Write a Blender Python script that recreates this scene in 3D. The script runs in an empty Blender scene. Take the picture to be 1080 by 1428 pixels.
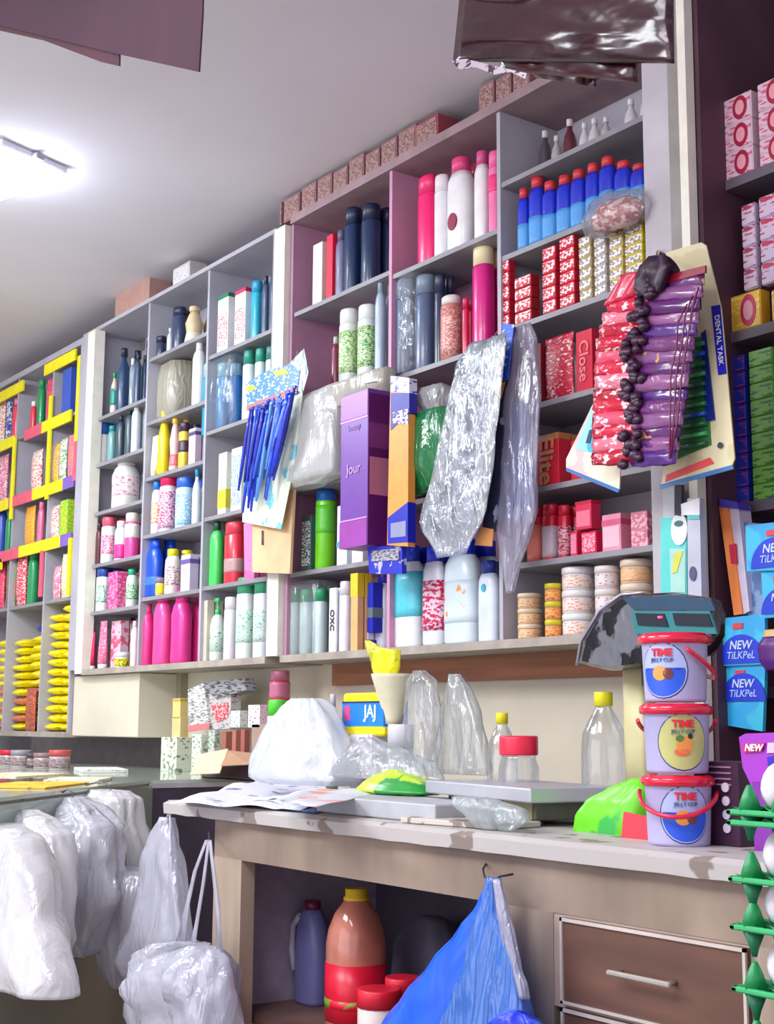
import bpy, math, random
from mathutils import Vector, Matrix, noise
random.seed(7)
SC = bpy.context.scene
COL = SC.collection
EYE = 1.3                      # camera height above the shop floor
# ------------------------------------------------------------------ camera
YAW, PITCH, ROLL, FPX = 0.948351265, 0.154576899, 0.00676956894, 1911.22743
_cy, _sy = math.cos(YAW), math.sin(YAW)
FW = Vector((-_sy*math.cos(PITCH), _cy*math.cos(PITCH), math.sin(PITCH)))
_r = Vector((_cy, _sy, 0)); _u = _r.cross(FW)
RT = math.cos(ROLL)*_r + math.sin(ROLL)*_u
UP = -math.sin(ROLL)*_r + math.cos(ROLL)*_u
cd = bpy.data.cameras.new('camera'); cam = bpy.data.objects.new('camera', cd); COL.objects.link(cam)
m = Matrix((RT, UP, -FW)).transposed().to_4x4(); m.translation = Vector((0, 0, EYE)); cam.matrix_world = m
cd.sensor_fit = 'HORIZONTAL'; cd.sensor_width = 36; cd.lens = 36*FPX/1080; cd.clip_start = .05
SC.camera = cam
# ------------------------------------------------------------------ light
SC.view_settings.view_transform = 'Standard'; SC.view_settings.look = 'None'
SC.view_settings.exposure = 0.42; SC.view_settings.gamma = 1
w = bpy.data.worlds.new('world'); SC.world = w; w.use_nodes = True
w.node_tree.nodes['Background'].inputs[0].default_value = (.78, .73, .90, 1)
w.node_tree.nodes['Background'].inputs[1].default_value = .85
def area(name, loc, sx, sy, power, color, rot=(0, 0, 0)):
    l = bpy.data.lights.new(name, 'AREA'); l.shape = 'RECTANGLE'; l.size = sx; l.size_y = sy
    l.energy = power; l.color = color
    o = bpy.data.objects.new(name, l); o.location = loc; o.rotation_euler = rot; COL.objects.link(o); return o
area('ceiling_panel_light', (-1.6, -.3, 3.3), 1.6, 1.0, 50, (.97, .93, 1), (math.radians(25), 0, 0))
area('ceiling_tube_light', (-4.2, -1.0, 3.4), 2.0, 1.0, 105, (.93, .97, 1), (math.radians(25), 0, 0))
area('ceiling_far_light', (-6.4, .9, 3.3), 1.2, .6, 50, (.95, .98, 1), (math.radians(20), 0, 0))
# soft fill added behind the camera, standing in for unseen shop-front daylight
area('front_fill_light', (-3.0, -3.2, 1.7), 5.5, 2.6, 48, (1, .97, .98), (math.radians(90), 0, 0))
# ------------------------------------------------------------------ pixel <-> world
def ray(x, y): return (x-540)/FPX*RT - (y-714)/FPX*UP + FW
def at(x, y, Y):
    d = ray(x, y); p = d*(Y/d.y); p.z += EYE; return p
def atz(x, y, Z):
    d = ray(x, y); p = d*((Z-EYE)/d.z); p.z = Z; return p
def depth(P): return Vector((P[0], P[1], P[2]-EYE)).dot(FW)
def Xof(px, Y, Z):
    k = (px-540)/FPX; a = RT - k*FW
    return -(a.y*Y + a.z*(Z-EYE))/a.x
def Zof(py, X, Y):
    k = -(py-714)/FPX; a = UP - k*FW
    return -(a.x*X + a.y*Y)/a.z + EYE
# ------------------------------------------------------------------ materials
def lin(c):
    return tuple(((v/255)/12.92 if v/255 <= .04045 else ((v/255+.055)/1.055)**2.4) for v in c[:3]) + (1,)
MC = {}
def mat(c, rough=.5, metal=0., alpha=1., var=.06, bump=0., scale=14., kind='plain', ink=None, thr=.52, st=(1, 1, 1), emit=0, coat=0.):
    if kind == 'print' and st == (1, 1, 1) and scale >= 20: scale *= 1.7; st = (1, 1, 2.2)
    key = (tuple(c), rough, metal, alpha, var, bump, scale, kind, tuple(ink) if ink else None, thr, st, emit, coat)
    if key in MC: return MC[key]
    m = bpy.data.materials.new(kind + '_material'); m.use_nodes = True; nt = m.node_tree; b = nt.nodes['Principled BSDF']
    b.inputs['Roughness'].default_value = rough; b.inputs['Metallic'].default_value = metal
    if coat: b.inputs['Coat Weight'].default_value = coat
    tc = nt.nodes.new('ShaderNodeTexCoord'); mp = nt.nodes.new('ShaderNodeMapping'); mp.inputs['Scale'].default_value = st
    nt.links.new(tc.outputs['Object'], mp.inputs[0])
    n = nt.nodes.new('ShaderNodeTexNoise'); n.inputs['Scale'].default_value = scale; n.inputs['Detail'].default_value = 3
    nt.links.new(mp.outputs[0], n.inputs['Vector'])
    r = nt.nodes.new('ShaderNodeValToRGB'); nt.links.new(n.outputs[0], r.inputs[0]); nt.links.new(r.outputs[0], b.inputs['Base Color'])
    L = lin(c)
    if ink:
        r.color_ramp.elements[0].position = thr-.015; r.color_ramp.elements[1].position = thr+.015
        r.color_ramp.elements[0].color = L; r.color_ramp.elements[1].color = lin(ink)
    else:
        r.color_ramp.elements[0].position = .3; r.color_ramp.elements[1].position = .7
        r.color_ramp.elements[0].color = tuple(max(0, v*(1-var*2)) for v in L[:3])+(1,)
        r.color_ramp.elements[1].color = tuple(min(1, v*(1+var)) for v in L[:3])+(1,)
    if bump:
        bp = nt.nodes.new('ShaderNodeBump'); bp.inputs['Strength'].default_value = bump; bp.inputs['Distance'].default_value = .02
        nt.links.new(n.outputs[0], bp.inputs['Height']); nt.links.new(bp.outputs[0], b.inputs['Normal'])
    if emit:
        b.inputs['Emission Color'].default_value = L; b.inputs['Emission Strength'].default_value = emit
    if alpha < 1: b.inputs['Alpha'].default_value = alpha
    MC[key] = m; return m
def film(c=(225, 230, 235), clear=.55, rough=.16, bump=.6, scale=22, st=(1, 1, .35)):
    """thin plastic sheeting: part clear, part scattering, glossy and creased"""
    key = ('film', c, clear, rough, bump, scale, st)
    if key in MC: return MC[key]
    m = bpy.data.materials.new('plastic_film_material'); m.use_nodes = True; nt = m.node_tree; nt.nodes.clear()
    N = nt.nodes.new; L = nt.links.new
    out = N('ShaderNodeOutputMaterial'); tc = N('ShaderNodeTexCoord'); mp = N('ShaderNodeMapping'); mp.inputs['Scale'].default_value = st
    n = N('ShaderNodeTexNoise'); n.inputs['Scale'].default_value = scale; n.inputs['Detail'].default_value = 4; n.inputs['Distortion'].default_value = 1.2
    L(tc.outputs['Object'], mp.inputs[0]); L(mp.outputs[0], n.inputs['Vector'])
    bp = N('ShaderNodeBump'); bp.inputs['Strength'].default_value = bump; bp.inputs['Distance'].default_value = .03; L(n.outputs[0], bp.inputs['Height'])
    t = N('ShaderNodeBsdfTransparent'); d = N('ShaderNodeBsdfDiffuse'); tl = N('ShaderNodeBsdfTranslucent'); g = N('ShaderNodeBsdfGlossy')
    for q in (d, tl): q.inputs['Color'].default_value = lin(c)
    g.inputs['Roughness'].default_value = rough; g.inputs['Color'].default_value = (.9, .93, .95, 1)
    for q in (d, tl, g): L(bp.outputs[0], q.inputs['Normal'])
    a = N('ShaderNodeMixShader'); a.inputs[0].default_value = .4; L(d.outputs[0], a.inputs[1]); L(tl.outputs[0], a.inputs[2])
    b = N('ShaderNodeMixShader'); b.inputs[0].default_value = clear; L(a.outputs[0], b.inputs[1]); L(t.outputs[0], b.inputs[2])
    lw = N('ShaderNodeLayerWeight'); lw.inputs[0].default_value = .35; L(bp.outputs[0], lw.inputs['Normal'])
    mm = N('ShaderNodeMath'); mm.operation = 'MULTIPLY_ADD'; mm.inputs[1].default_value = .5; mm.inputs[2].default_value = .07; L(lw.outputs['Fresnel'], mm.inputs[0])
    e = N('ShaderNodeMixShader'); L(mm.outputs[0], e.inputs[0]); L(b.outputs[0], e.inputs[1]); L(g.outputs[0], e.inputs[2]); L(e.outputs[0], out.inputs[0])
    MC[key] = m; return m
WHITE = (236, 238, 240); CREAM = (226, 218, 190); RED = (214, 22, 48); PINK = (236, 70, 140); NAVY = (28, 40, 78)
BLUE = (22, 62, 205); CYAN = (60, 180, 215); GREEN = (38, 150, 84); YEL = (240, 226, 30); ORA = (240, 140, 50); PUR = (120, 50, 150)
# ------------------------------------------------------------------ mesh builder
class MB:
    def __init__(s): s.v = []; s.f = []; s.sm = []
    def add(s, vs, fs, smooth=False):
        o = len(s.v); s.v += [tuple(v) for v in vs]; s.f += [tuple(i+o for i in f) for f in fs]; s.sm += [smooth]*len(fs); return s
    def box(s, x0, x1, y0, y1, z0, z1, b=0.):
        if x1 < x0: x0, x1 = x1, x0
        if b <= 0:
            vs = [(x, y, z) for x in (x0, x1) for y in (y0, y1) for z in (z0, z1)]
            return s.add(vs, [(0, 1, 3, 2), (4, 6, 7, 5), (0, 4, 5, 1), (2, 3, 7, 6), (0, 2, 6, 4), (1, 5, 7, 3)])
        b = min(b, (x1-x0)*.45, (y1-y0)*.45, (z1-z0)*.45)
        loops = []
        for z, k in ((z0, 1), (z0+b, 0), (z1-b, 0), (z1, 1)):
            q = b*k
            X0, X1, Y0, Y1 = x0+q, x1-q, y0+q, y1-q; c = b*.7*(1-k)+b*.2*k
            loops.append([(X0+c, Y0, z), (X1-c, Y0, z), (X1, Y0+c, z), (X1, Y1-c, z), (X1-c, Y1, z), (X0+c, Y1, z), (X0, Y1-c, z), (X0, Y0+c, z)])
        return s.loops(loops, False)
    def loops(s, L, smooth=True, cap=True):
        n = len(L[0]); vs = [p for l in L for p in l]; fs = []
        for i in range(len(L)-1):
            for j in range(n):
                k = (j+1) % n; fs.append((i*n+j, i*n+k, (i+1)*n+k, (i+1)*n+j))
        s.add(vs, fs, smooth)
        if cap:
            o = len(s.v)-len(vs)
            s.f.append(tuple(o+j for j in reversed(range(n)))); s.sm.append(False)
            s.f.append(tuple(o+(len(L)-1)*n+j for j in range(n))); s.sm.append(False)
        return s
    def loft(s, rings, n=20, ex=2., na=0., nf=8., seed=0, c=(0, 0, 0), cap=True, stz=1.):
        """rings: (halfwidth, halfdepth, z[, cx, cy]); superellipse sections with noise"""
        L = []
        for R in rings:
            a, b, z = R[:3]; cx = R[3] if len(R) > 3 else 0; cyy = R[4] if len(R) > 4 else 0
            l = []
            for j in range(n):
                t = 2*math.pi*j/n; ct, st_ = math.cos(t), math.sin(t)
                x = a*math.copysign(abs(ct)**(2/ex), ct); y = b*math.copysign(abs(st_)**(2/ex), st_)
                if na:
                    q = noise.noise(Vector((ct*nf*.3+seed*7.3, st_*nf*.3+seed, z*nf*stz)))*na + noise.noise(Vector((ct*nf, st_*nf+seed*3, z*nf*2.2*stz)))*na*.5
                    x += q*ct*(.6 if a > b*2 else 1); y += q*(st_ if abs(st_) > .2 else .2)
                l.append((c[0]+cx+x, c[1]+cyy+y, c[2]+z))
            L.append(l)
        return s.loops(L, True, cap)
    def tube(s, pts, r, n=8):
        L = []; P = [Vector(p) for p in pts]; u0 = None
        for i, p in enumerate(P):
            d = (P[min(i+1, len(P)-1)]-P[max(i-1, 0)]).normalized()
            if u0 is None: u0 = d.orthogonal().normalized()
            u0 = (u0 - d*u0.dot(d)).normalized(); v0 = d.cross(u0)
            rr = r[i] if isinstance(r, (list, tuple)) else r
            L.append([tuple(p + (u0*math.cos(2*math.pi*j/n)+v0*math.sin(2*math.pi*j/n))*rr) for j in range(n)])
        return s.loops(L, True)
    def prism(s, pts, th):
        """outline points on a plane, thickened along +Y"""
        n = len(pts); F = [tuple(p) for p in pts]; B = [(p[0], p[1]+th, p[2]) for p in pts]
        return s.add(F+B, [tuple(range(n)), tuple(reversed(range(n, 2*n)))] + [(i, i+n, (i+1) % n+n, (i+1) % n) for i in range(n)])
    def sheet(s, f, nu, nv, th=.001):
        """two-sided sheet from f(u,v)->Vector with a real thickness along +Y"""
        F = [f(i/nu, j/nv) for i in range(nu+1) for j in range(nv+1)]
        N = len(F); vs = [tuple(p) for p in F]+[(p[0], p[1]+th, p[2]-th*.3) for p in F]; fs = []
        q = lambda i, j: i*(nv+1)+j
        for i in range(nu):
            for j in range(nv):
                a = (q(i, j), q(i+1, j), q(i+1, j+1), q(i, j+1)); fs.append(a); fs.append(tuple(N+k for k in reversed(a)))
        ed = [q(i, 0) for i in range(nu+1)]+[q(nu, j) for j in range(1, nv+1)]+[q(i, nv) for i in range(nu-1, -1, -1)]+[q(0, j) for j in range(nv-1, 0, -1)]
        for k in range(len(ed)):
            a, b = ed[k], ed[(k+1) % len(ed)]; fs.append((a, a+N, b+N, b))
        return s.add(vs, fs, True)
    def obj(s, name, m, parent=None):
        me = bpy.data.meshes.new(name); me.from_pydata(s.v, [], s.f); me.update()
        me.polygons.foreach_set('use_smooth', s.sm); me.materials.append(m)
        import bmesh
        bm = bmesh.new(); bm.from_mesh(me); bmesh.ops.recalc_face_normals(bm, faces=bm.faces); bm.to_mesh(me); bm.free()
        o = bpy.data.objects.new(name, me); COL.objects.link(o)
        if parent: o.parent = parent
        return o
def tag(o, label, cat, group=None):
    o['label'] = label; o['category'] = cat
    if group: o['group'] = group
    return o
def thing(name, label, cat, loc=(0, 0, 0), rz=0., group=None):
    o = bpy.data.objects.new(name, None); o.empty_display_size = .03; COL.objects.link(o); o.location = loc; o.rotation_euler = (0, 0, rz)
    return tag(o, label, cat, group)
def struct(name, mb, m):
    o = mb.obj(name, m); o['kind'] = 'structure'; return o
def text(s, size, m, parent, loc, rot=(math.pi/2, 0, 0), ext=.0008, shear=0., wrap=None, bold=.0, name='lettering'):
    cu = bpy.data.curves.new('lettering', 'FONT'); cu.body = s; cu.size = size; cu.extrude = ext; cu.align_x = 'CENTER'; cu.align_y = 'CENTER'
    cu.shear = shear; cu.offset = bold*size; cu.resolution_u = 3
    t = bpy.data.objects.new('lettering', cu); COL.objects.link(t)
    dg = bpy.context.evaluated_depsgraph_get(); dg.update()
    me = bpy.data.meshes.new_from_object(t.evaluated_get(dg)); bpy.data.objects.remove(t)
    if wrap:
        R, ang = wrap
        for v in me.vertices:
            a = ang + v.co.x/R; rr = R+.0006+v.co.z; v.co = Vector((rr*math.sin(a), -rr*math.cos(a), v.co.y))
        rot = (0, 0, 0)
    me.materials.clear(); me.materials.append(m)
    o = bpy.data.objects.new(name, me); COL.objects.link(o); o.parent = parent; o.location = loc; o.rotation_euler = rot
    return o
def ellipse_patch(R, ang, rx, rz, zc, m, parent, off=.0008, name='label', half=0, k=24, rings=4):
    """an oval sticker wrapped on a cylinder of radius R"""
    mb = MB(); vs = []; fs = []
    for i in range(rings+1):
        for j in range(k):
            t = 2*math.pi*j/k; f = i/rings; x = rx*f*math.cos(t); z = rz*f*math.sin(t)
            if half: z = min(z, half)
            rr = (R(z+zc) if callable(R) else R)+off; a = ang+x/rr
            vs.append((rr*math.sin(a), -rr*math.cos(a), zc+z))
    for i in range(rings):
        for j in range(k): fs.append((i*k+j, i*k+(j+1) % k, (i+1)*k+(j+1) % k, (i+1)*k+j))
    mb.add(vs, fs, True); return mb.obj(name, m, parent)
# ------------------------------------------------------------------ product builders (local: base centre, front -Y)
STY = {
 'flip': ([(.92, 0), (1, .03), (1, .62), (.95, .76), (.72, .84)], [(.66, .84), (.66, .985), (.58, 1)]),
 'wide': ([(.96, 0), (1, .02), (1, .78), (.93, .8)], [(.97, .8), (.97, .975), (.88, 1)]),
 'neck': ([(.93, 0), (1, .03), (1, .58), (.82, .7), (.42, .8), (.36, .87)], [(.44, .87), (.44, .99), (.4, 1)]),
 'tall': ([(.95, 0), (1, .02), (1, .72), (.85, .8), (.52, .86)], [(.5, .86), (.46, .99), (.4, 1)]),
 'slim': ([(.75, 0), (1, .05), (.8, .3), (.95, .55), (.6, .78), (.4, .86)], [(.5, .86), (.5, .99), (.42, 1)]),
 'inv': ([(.86, .13), (.97, .3), (1, .8), (.9, .97), (.6, 1)], [(.84, 0), (.86, .02), (.86, .13)]),
 'jar': ([(.92, 0), (.96, .04), (.96, .68), (.9, .7)], [(1, .7), (1, .97), (.95, 1)]),
 'big': ([(.9, 0), (1, .04), (.96, .4), (1, .66), (.8, .8), (.62, .85)], [(.62, .85), (.66, .87), (.62, .985), (.5, 1)]),
 'pet': ([(.9, 0), (1, .03), (.97, .25), (1, .3), (1, .55), (.93, .68), (.6, .8), (.36, .87), (.34, .9)], [(.42, .89), (.42, .99), (.4, 1)]),
 'lidjar': ([(.92, 0), (1, .04), (1, .6), (.85, .72), (.84, .76)], [(.97, .76), (1, .78), (1, .97), (.95, 1)]),
 'can': ([(.95, 0), (1, .01), (1, .84), (.97, .86)], [(.97, .86), (.97, .98), (.8, 1)]),
}
def bottle(root, W, D, H, sty='flip', body=WHITE, cap=None, label=None, lz=(.2, .6), ink=None, emb=None, ex=2.3, clear=0, cap_name='cap', thr=.52, iscale=55):
    B, C = STY[sty]; a, b = W/2, D/2
    bm_ = film(body, clear, .08, .1) if clear else mat(body, .32, coat=.2)
    MB().loft([(r*a, r*b, z*H) for r, z in B], 18, ex).obj('body', bm_, root)
    MB().loft([(r*a, r*b if sty not in ('flip', 'tall', 'neck', 'slim') else min(r*b*1.2, b), z*H) for r, z in C], 16, 2.).obj(cap_name, mat(cap or body, .35), root)
    def rad(z):
        for (r0, z0), (r1, z1) in zip(B, B[1:]):
            if z0 <= z <= z1: return r0+(r1-r0)*(z-z0)/(z1-z0)
        return B[-1][0]
    if label:
        zs = [lz[0]+(lz[1]-lz[0])*i/5 for i in range(6)]
        MB().loft([(rad(z)*a*1.015, rad(z)*b*1.015+.0003, z*H) for z in zs], 18, ex).obj('label', mat(label, .35, kind='print', ink=ink, thr=thr, scale=iscale), root)
    if emb:
        z0 = emb[1]*H; rr = emb[2]*a
        L = [[(rr*math.cos(t*math.pi/8), -b-.002-q, z0+rr*1.35*math.sin(t*math.pi/8)) for t in range(16)] for q in (0, .0015)]
        L[0] = [(x, -b*.6, z) for x, y, z in L[0]]
        MB().loops(L, False).obj('emblem', mat(emb[0], .4), root)
def pump(root, W, D, H, body=WHITE, cap=GREEN, label=None):
    a, b = W/2, D/2
    MB().loft([(a*.9, b*.9, 0), (a, b, .04*H), (a, b, .55*H), (a*.75, b*.75, .68*H), (a*.4, b*.4, .73*H)], 18, 2.3).obj('body', mat(body, .35), root)
    p = MB().loft([(a*.42, a*.42, .73*H), (a*.42, a*.42, .8*H), (a*.14, a*.14, .81*H), (a*.14, a*.14, .92*H), (a*.4, a*.3, .93*H), (a*.4, a*.3, .99*H)], 14)
    p.box(-a*.9, a*.2, -a*.14, a*.14, .94*H, .985*H); p.obj('pump_head', mat(cap, .4), root)
    if label: MB().loft([(a*1.02, b*1.02, z*H) for z in (.15, .35, .5)], 18, 2.3).obj('label', mat(label, .4, kind='print', ink=GREEN, scale=40, thr=.6), root)
def carton(root, W, D, H, body=WHITE, band=None, face=None, ink=None, side=None, txt=None, tcol=None, iscale=60, thr=.52, bz=(.7, 1), top=None):
    MB().box(-W/2, W/2, -D/2, D/2, 0, H, .0015).obj('carton_body', mat(body, .5, kind='print', ink=ink, scale=iscale, thr=thr, st=(1, 1, 1.4)) if ink and not face else mat(body, .5), root)
    e = .0012
    if band: MB().box(-W/2-e, W/2+e, -D/2-e, D/2+e, bz[0]*H, min(bz[1], .997)*H+ (e if bz[1] >= 1 else 0)).obj('colour_band', mat(band, .5), root)
    if face: MB().box(-W*.44, W*.44, -D/2-e*1.5, -D/2+.001, H*.1, H*(.66 if band else .9)).obj('front_label', mat(face, .5, kind='print', ink=ink, scale=iscale, thr=thr), root)
    if side: MB().box(W/2-.001, W/2+e*1.5, -D*.45, D*.45, H*.05, H*.95).obj('side_panel', mat(side, .5), root)
    if txt: text(txt, H*.3 if H < W*1.4 else W*.8, mat(tcol or RED, .5), root, (0, -D/2-e*2.5, H*.5), (math.pi/2, 0 if H < W*1.4 else math.pi/2, 0), bold=.02)
def tub(root, W, D, H, body=WHITE, cap=None, label=None, ink=None, thr=.55):
    bottle(root, W, W, H, 'jar', body, cap, label, (.08, .62), ink, ex=2., cap_name='lid', thr=thr)
def tube_pack(root, W, D, H, body=PINK, cap=WHITE, label=None, ink=None):
    a = W/2
    MB().loft([(a*.8, a*.55, 0), (a*.82, a*.57, H*.1), (a*.8, a*.55, H*.11)], 16).obj('cap', mat(cap, .4), root)
    MB().loft([(a*.84, a*.6, H*.11), (a*.95, a*.5, H*.4), (a, a*.25, H*.8), (a, a*.06, H*.97), (a, a*.05, H)], 18).obj('body', mat(body, .35, kind='print', ink=ink, scale=45, thr=.58) if ink else mat(body, .35), root)
def packet(root, W, D, H, body=YEL, ink=None, seed=0, film_=None, thr=.55):
    a, b = W/2, D/2
    zs = [0, .04, .1, .25, .5, .75, .9, .96, 1]; bs = [.06, .06, .45, .9, 1, .9, .45, .06, .06]
    MB().loft([(a*(1 if i in (0, 1, 7, 8) else .96), b*k, z*H) for i, (z, k) in enumerate(zip(zs, bs))], 20, 2.2, na=.004, nf=9, seed=seed).obj('pouch', film_ or mat(body, .28, kind='print', ink=ink, scale=35, thr=thr, bump=.25), root)
def lying(root, W, D, H, body=YEL, ink=None, seed=0, thr=.56):
    a, b = W/2, D/2
    r = [(-1, .08), (-.93, .1), (-.8, .55), (-.4, 1), (0, 1.05), (.4, 1), (.8, .55), (.93, .1), (1, .08)]
    L = []
    for x, k in r:
        l = []
        for j in range(14):
            t = 2*math.pi*j/14
            q = 1+.16*noise.noise(Vector((x*3+seed, math.cos(t)*2, math.sin(t)*2)))
            l.append((x*a, b*(.75+.25*k)*math.cos(t)*q, H/2+H/2*k*math.sin(t)*q))
        L.append(l)
    zmin = min(p[2] for l in L for p in l)
    L = [[(x, y, z-zmin) for x, y, z in l] for l in L]
    MB().loops(L, True).obj('pouch', mat(body, .3, kind='print', ink=ink, scale=30, thr=thr, bump=.2), root)
KIND = {'bottle': bottle, 'pump': pump, 'carton': carton, 'tub': tub, 'tube': tube_pack, 'packet': packet, 'lying': lying}
NAMES = {'bottle': ('shampoo_bottle', 'bottle'), 'pump': ('pump_bottle', 'bottle'), 'carton': ('product_carton', 'carton'), 'tub': ('cream_jar', 'jar'),
         'tube': ('cream_tube', 'tube'), 'packet': ('snack_packet', 'packet'), 'lying': ('snack_packet', 'packet')}
BOXY = ('carton',)
ORD = ['leftmost', 'second from left', 'third from left', 'fourth from left', 'fifth from left', 'sixth from left', 'seventh from left', 'eighth from left', 'ninth from left', 'tenth from left']
def fit(xl, xr, ytop, Z, Yf, k, boxy):
    D = .05
    for _ in range(6):
        Y = Yf+D/2; X = Xof((xl+xr)/2, Y, Z+.08); P = (X, Y, Z+.08); dz = depth(P)
        v = Vector((X, Y, 0)).normalized(); c, s_ = abs(v.y), abs(v.x)
        off = dz/Vector((X, Y, P[2]-EYE)).length
        app = (xr-xl)*dz/FPX*off
        W = app/(c+k*s_) if boxy else app/math.sqrt(c*c+(k*s_)**2)
        D = min(k*W, .24)
    H = Zof(ytop, X, Y)-Z
    return X, Y, W, D, H
def row(where, Z, items, Yf=2.915, group=None):
    """items: (kind, xl, xr, ytop, desc, opts) - they stand on the board top Z"""
    R = []
    for it in items:
        kind, xl, xr, yt, desc = it[:5]; o = dict(it[5]) if len(it) > 5 else {}
        k = o.pop('k', .42 if kind == 'carton' else (.55 if kind == 'tube' else (.3 if kind == 'packet' else (.8 if kind == 'bottle' else 1))))
        yf = o.pop('yf', Yf); nm = o.pop('name', None); cat = o.pop('cat', None)
        X, Y, W, D, H = fit(xl, xr, yt, Z, yf, k, kind in BOXY)
        R.append([X, Y, W, D, H, kind, desc, o, nm, cat])
    R.sort(key=lambda r: r[0])
    for _ in range(3):
        for a, b in zip(R, R[1:]):
            if abs(a[1]-b[1]) < (a[3]+b[3])/2:
                gap = b[0]-a[0]; need = (a[2]+b[2])/2+.002
                if need > gap:
                    f = max(gap-.002, .01)/(need-.002)
                    for r in (a, b): r[2] *= f; r[3] *= f
    descs = [r[6] for r in R]; seen = {}; ROOTS = []
    for r in R:
        X, Y, W, D, H, kind, desc, o, nm, cat = r
        lab = desc + ', ' + where; g = None
        if descs.count(desc) > 1:
            i = seen.get(desc, 0); seen[desc] = i+1; n = descs.count(desc)
            lab += ', ' + (ORD[i] if i < n-1 else 'rightmost'); g = desc + 's on ' + where
        n0, c0 = NAMES[kind]
        t = thing(nm or n0, lab, cat or c0, (X, Y, Z), 0, g)
        KIND[kind](t, W, D, max(H, .02), **o); ROOTS.append(t)
    if 'bay' in where and len(R) > 1:
        for r, root in zip(R, ROOTS):
            X, Y, W, D, H, kind, desc, o, nm, cat = r
            if kind not in ('bottle', 'carton') or Y+D/2+.008+D > 3.16 or nm: continue
            i = desc; n = descs.count(desc)
            c = root.copy(); COL.objects.link(c); c.location.y = Y+D+.008
            lab = root['label'].split(', ')
            c['label'] = ', '.join([lab[0], 'back row']+lab[1:])
            if len(c['label'].replace(',', '').split()) > 16: c['label'] = ', '.join([lab[0], 'back row']+lab[1:3])
            if n > 1: c['group'] = desc+'s in the back row on '+where
            for ch in list(root.children):
                if ch.name.startswith('lettering'): continue
                k = ch.copy(); COL.objects.link(k); k.parent = c
    return R
# ================================================================== SETTING
wallm = mat((214, 206, 186), .8, var=.05, scale=2.5)
struct('wall_back', MB().box(-9, 2, 3.52, 3.6, 0, 3.56), mat((206, 200, 198), .8))
struct('wall_left', MB().box(-9.1, -9, -3, 3.6, 0, 3.56), mat((200, 198, 200), .8))
struct('floor', MB().box(-9, 3, -4, 3.6, -.1, 0), mat((140, 132, 122), .6, var=.12, scale=5, bump=.05))
struct('ceiling', MB().box(-9.1, 3, -4, 3.6, 3.55, 3.65), mat((232, 226, 232), .85, var=.03, scale=1.2))
# cream wall under the hanging shelves
struct('wall_under_shelves', MB().box(-6.10, -2.53, 3.16, 3.2, 0, 1.575), wallm)
struct('trim_1', MB().box(-4.75, -2.7, 3.135, 3.16, 1.46, 1.562), mat((168, 112, 80), .6, var=.15, scale=6, st=(.3, 1, 6)))
struct('trim_2', MB().box(-6.12, -6.07, 3.12, 3.16, 0, 1.56), mat((160, 150, 130), .6))
# ------------------------------------------------------------------ shelving units
GREYL = mat((176, 174, 184), .5, var=.05, scale=6)
MAUVE = mat((186, 140, 166), .5, var=.05, scale=6)
PINKL = mat((206, 150, 180), .5, var=.05, scale=6)
MAROON = mat((84, 52, 66), .55, var=.12, scale=5)
GREYB = mat((146, 144, 150), .45, var=.08, scale=8)
IVORY = mat((238, 234, 220), .5, var=.04)
T = .018; YF, YB = 2.9, 3.18; BOT = 1.575; TOP = 3.39
def unit(name, label, bays, dividers, back, post=None, z0=BOT, top=TOP, rail=None, yf=YF, yb=YB):
    """bays: (x0, x1, [board z], side/back material)"""
    u = thing(name, label, 'shelves', ((bays[0][0]+bays[-1][1])/2, (yf+yb)/2, z0)); ox, oy, oz = u.location
    def P(nm, x0, x1, y0, y1, a, b, m): return MB().box(x0-ox, x1-ox, y0-oy, y1-oy, a-oz, b-oz).obj(nm, m, u)
    for x, m in dividers: P('partition', x-T/2, x+T/2, yf, yb-.012, z0, top, m)
    for x0, x1, zs, m in bays:
        P('back_panel', x0, x1, yb-.012, yb, z0, top, m)
        for z in zs: P('shelf', x0+T/2, x1-T/2, yf+.004, yb-.012, z-T, z, GREYB)
    if rail: P('top_rail', bays[0][0]-T/2, bays[-1][1]+T/2, yf-.012, yb, top, top+.035, rail)
    P('bottom_board', bays[0][0]-T/2, bays[-1][1]+T/2, yf-.025, yb, z0-.028, z0, mat((172, 162, 150), .55, var=.15, scale=10))
    return u, P
e = EYE
B1 = [1.607+e, 1.354+e, 1.094+e, .82+e, .573+e]; B2 = [1.80+e, 1.475+e, 1.195+e, .91+e, .604+e]; B3 = [1.676+e, 1.32+e, .923+e, .61+e]
B4 = [1.70+e, 1.324+e, .95+e, .608+e]; B5 = [1.677+e, 1.28+e, .80+e]; B6 = [1.832+e, 1.57+e, 1.316+e, 1.03+e, .756+e, .52+e]
u1, P1 = unit('shelving_unit', 'grey open shelving in three bays, left of the ivory post', [(-6.70, -6.10, B1, GREYL), (-6.10, -5.475, B2, GREYL), (-5.475, -4.865, B3, GREYL)],
     [(-6.10, GREYL), (-5.475, GREYL)], None, rail=None)
P1('post', -6.90, -6.79, 2.88, 3.18, BOT, TOP, GREYL); P1('post', -6.79, -6.70, 2.872, 2.93, BOT-.02, TOP, IVORY)
P1('post', -4.865, -4.845, 2.88, 3.168, BOT, TOP, GREYB)
P1('top_rail', -6.9, -4.86, 2.89, 3.18, TOP, TOP+.02, GREYL)
u2, P2 = unit('shelving_unit', 'mauve and grey open shelving in three bays under the maroon packets', [(-4.73, -4.03, B4, MAUVE), (-4.03, -3.40, B5, PINKL), (-3.40, -2.715, B6, GREYL)],
     [(-4.74, MAUVE), (-4.03, PINKL), (-3.40, GREYL)], None, rail=mat((158, 132, 138), .6, var=.1, scale=9))
P2('post', -4.842, -4.755, 2.872, 3.18, BOT, TOP, IVORY)
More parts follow.
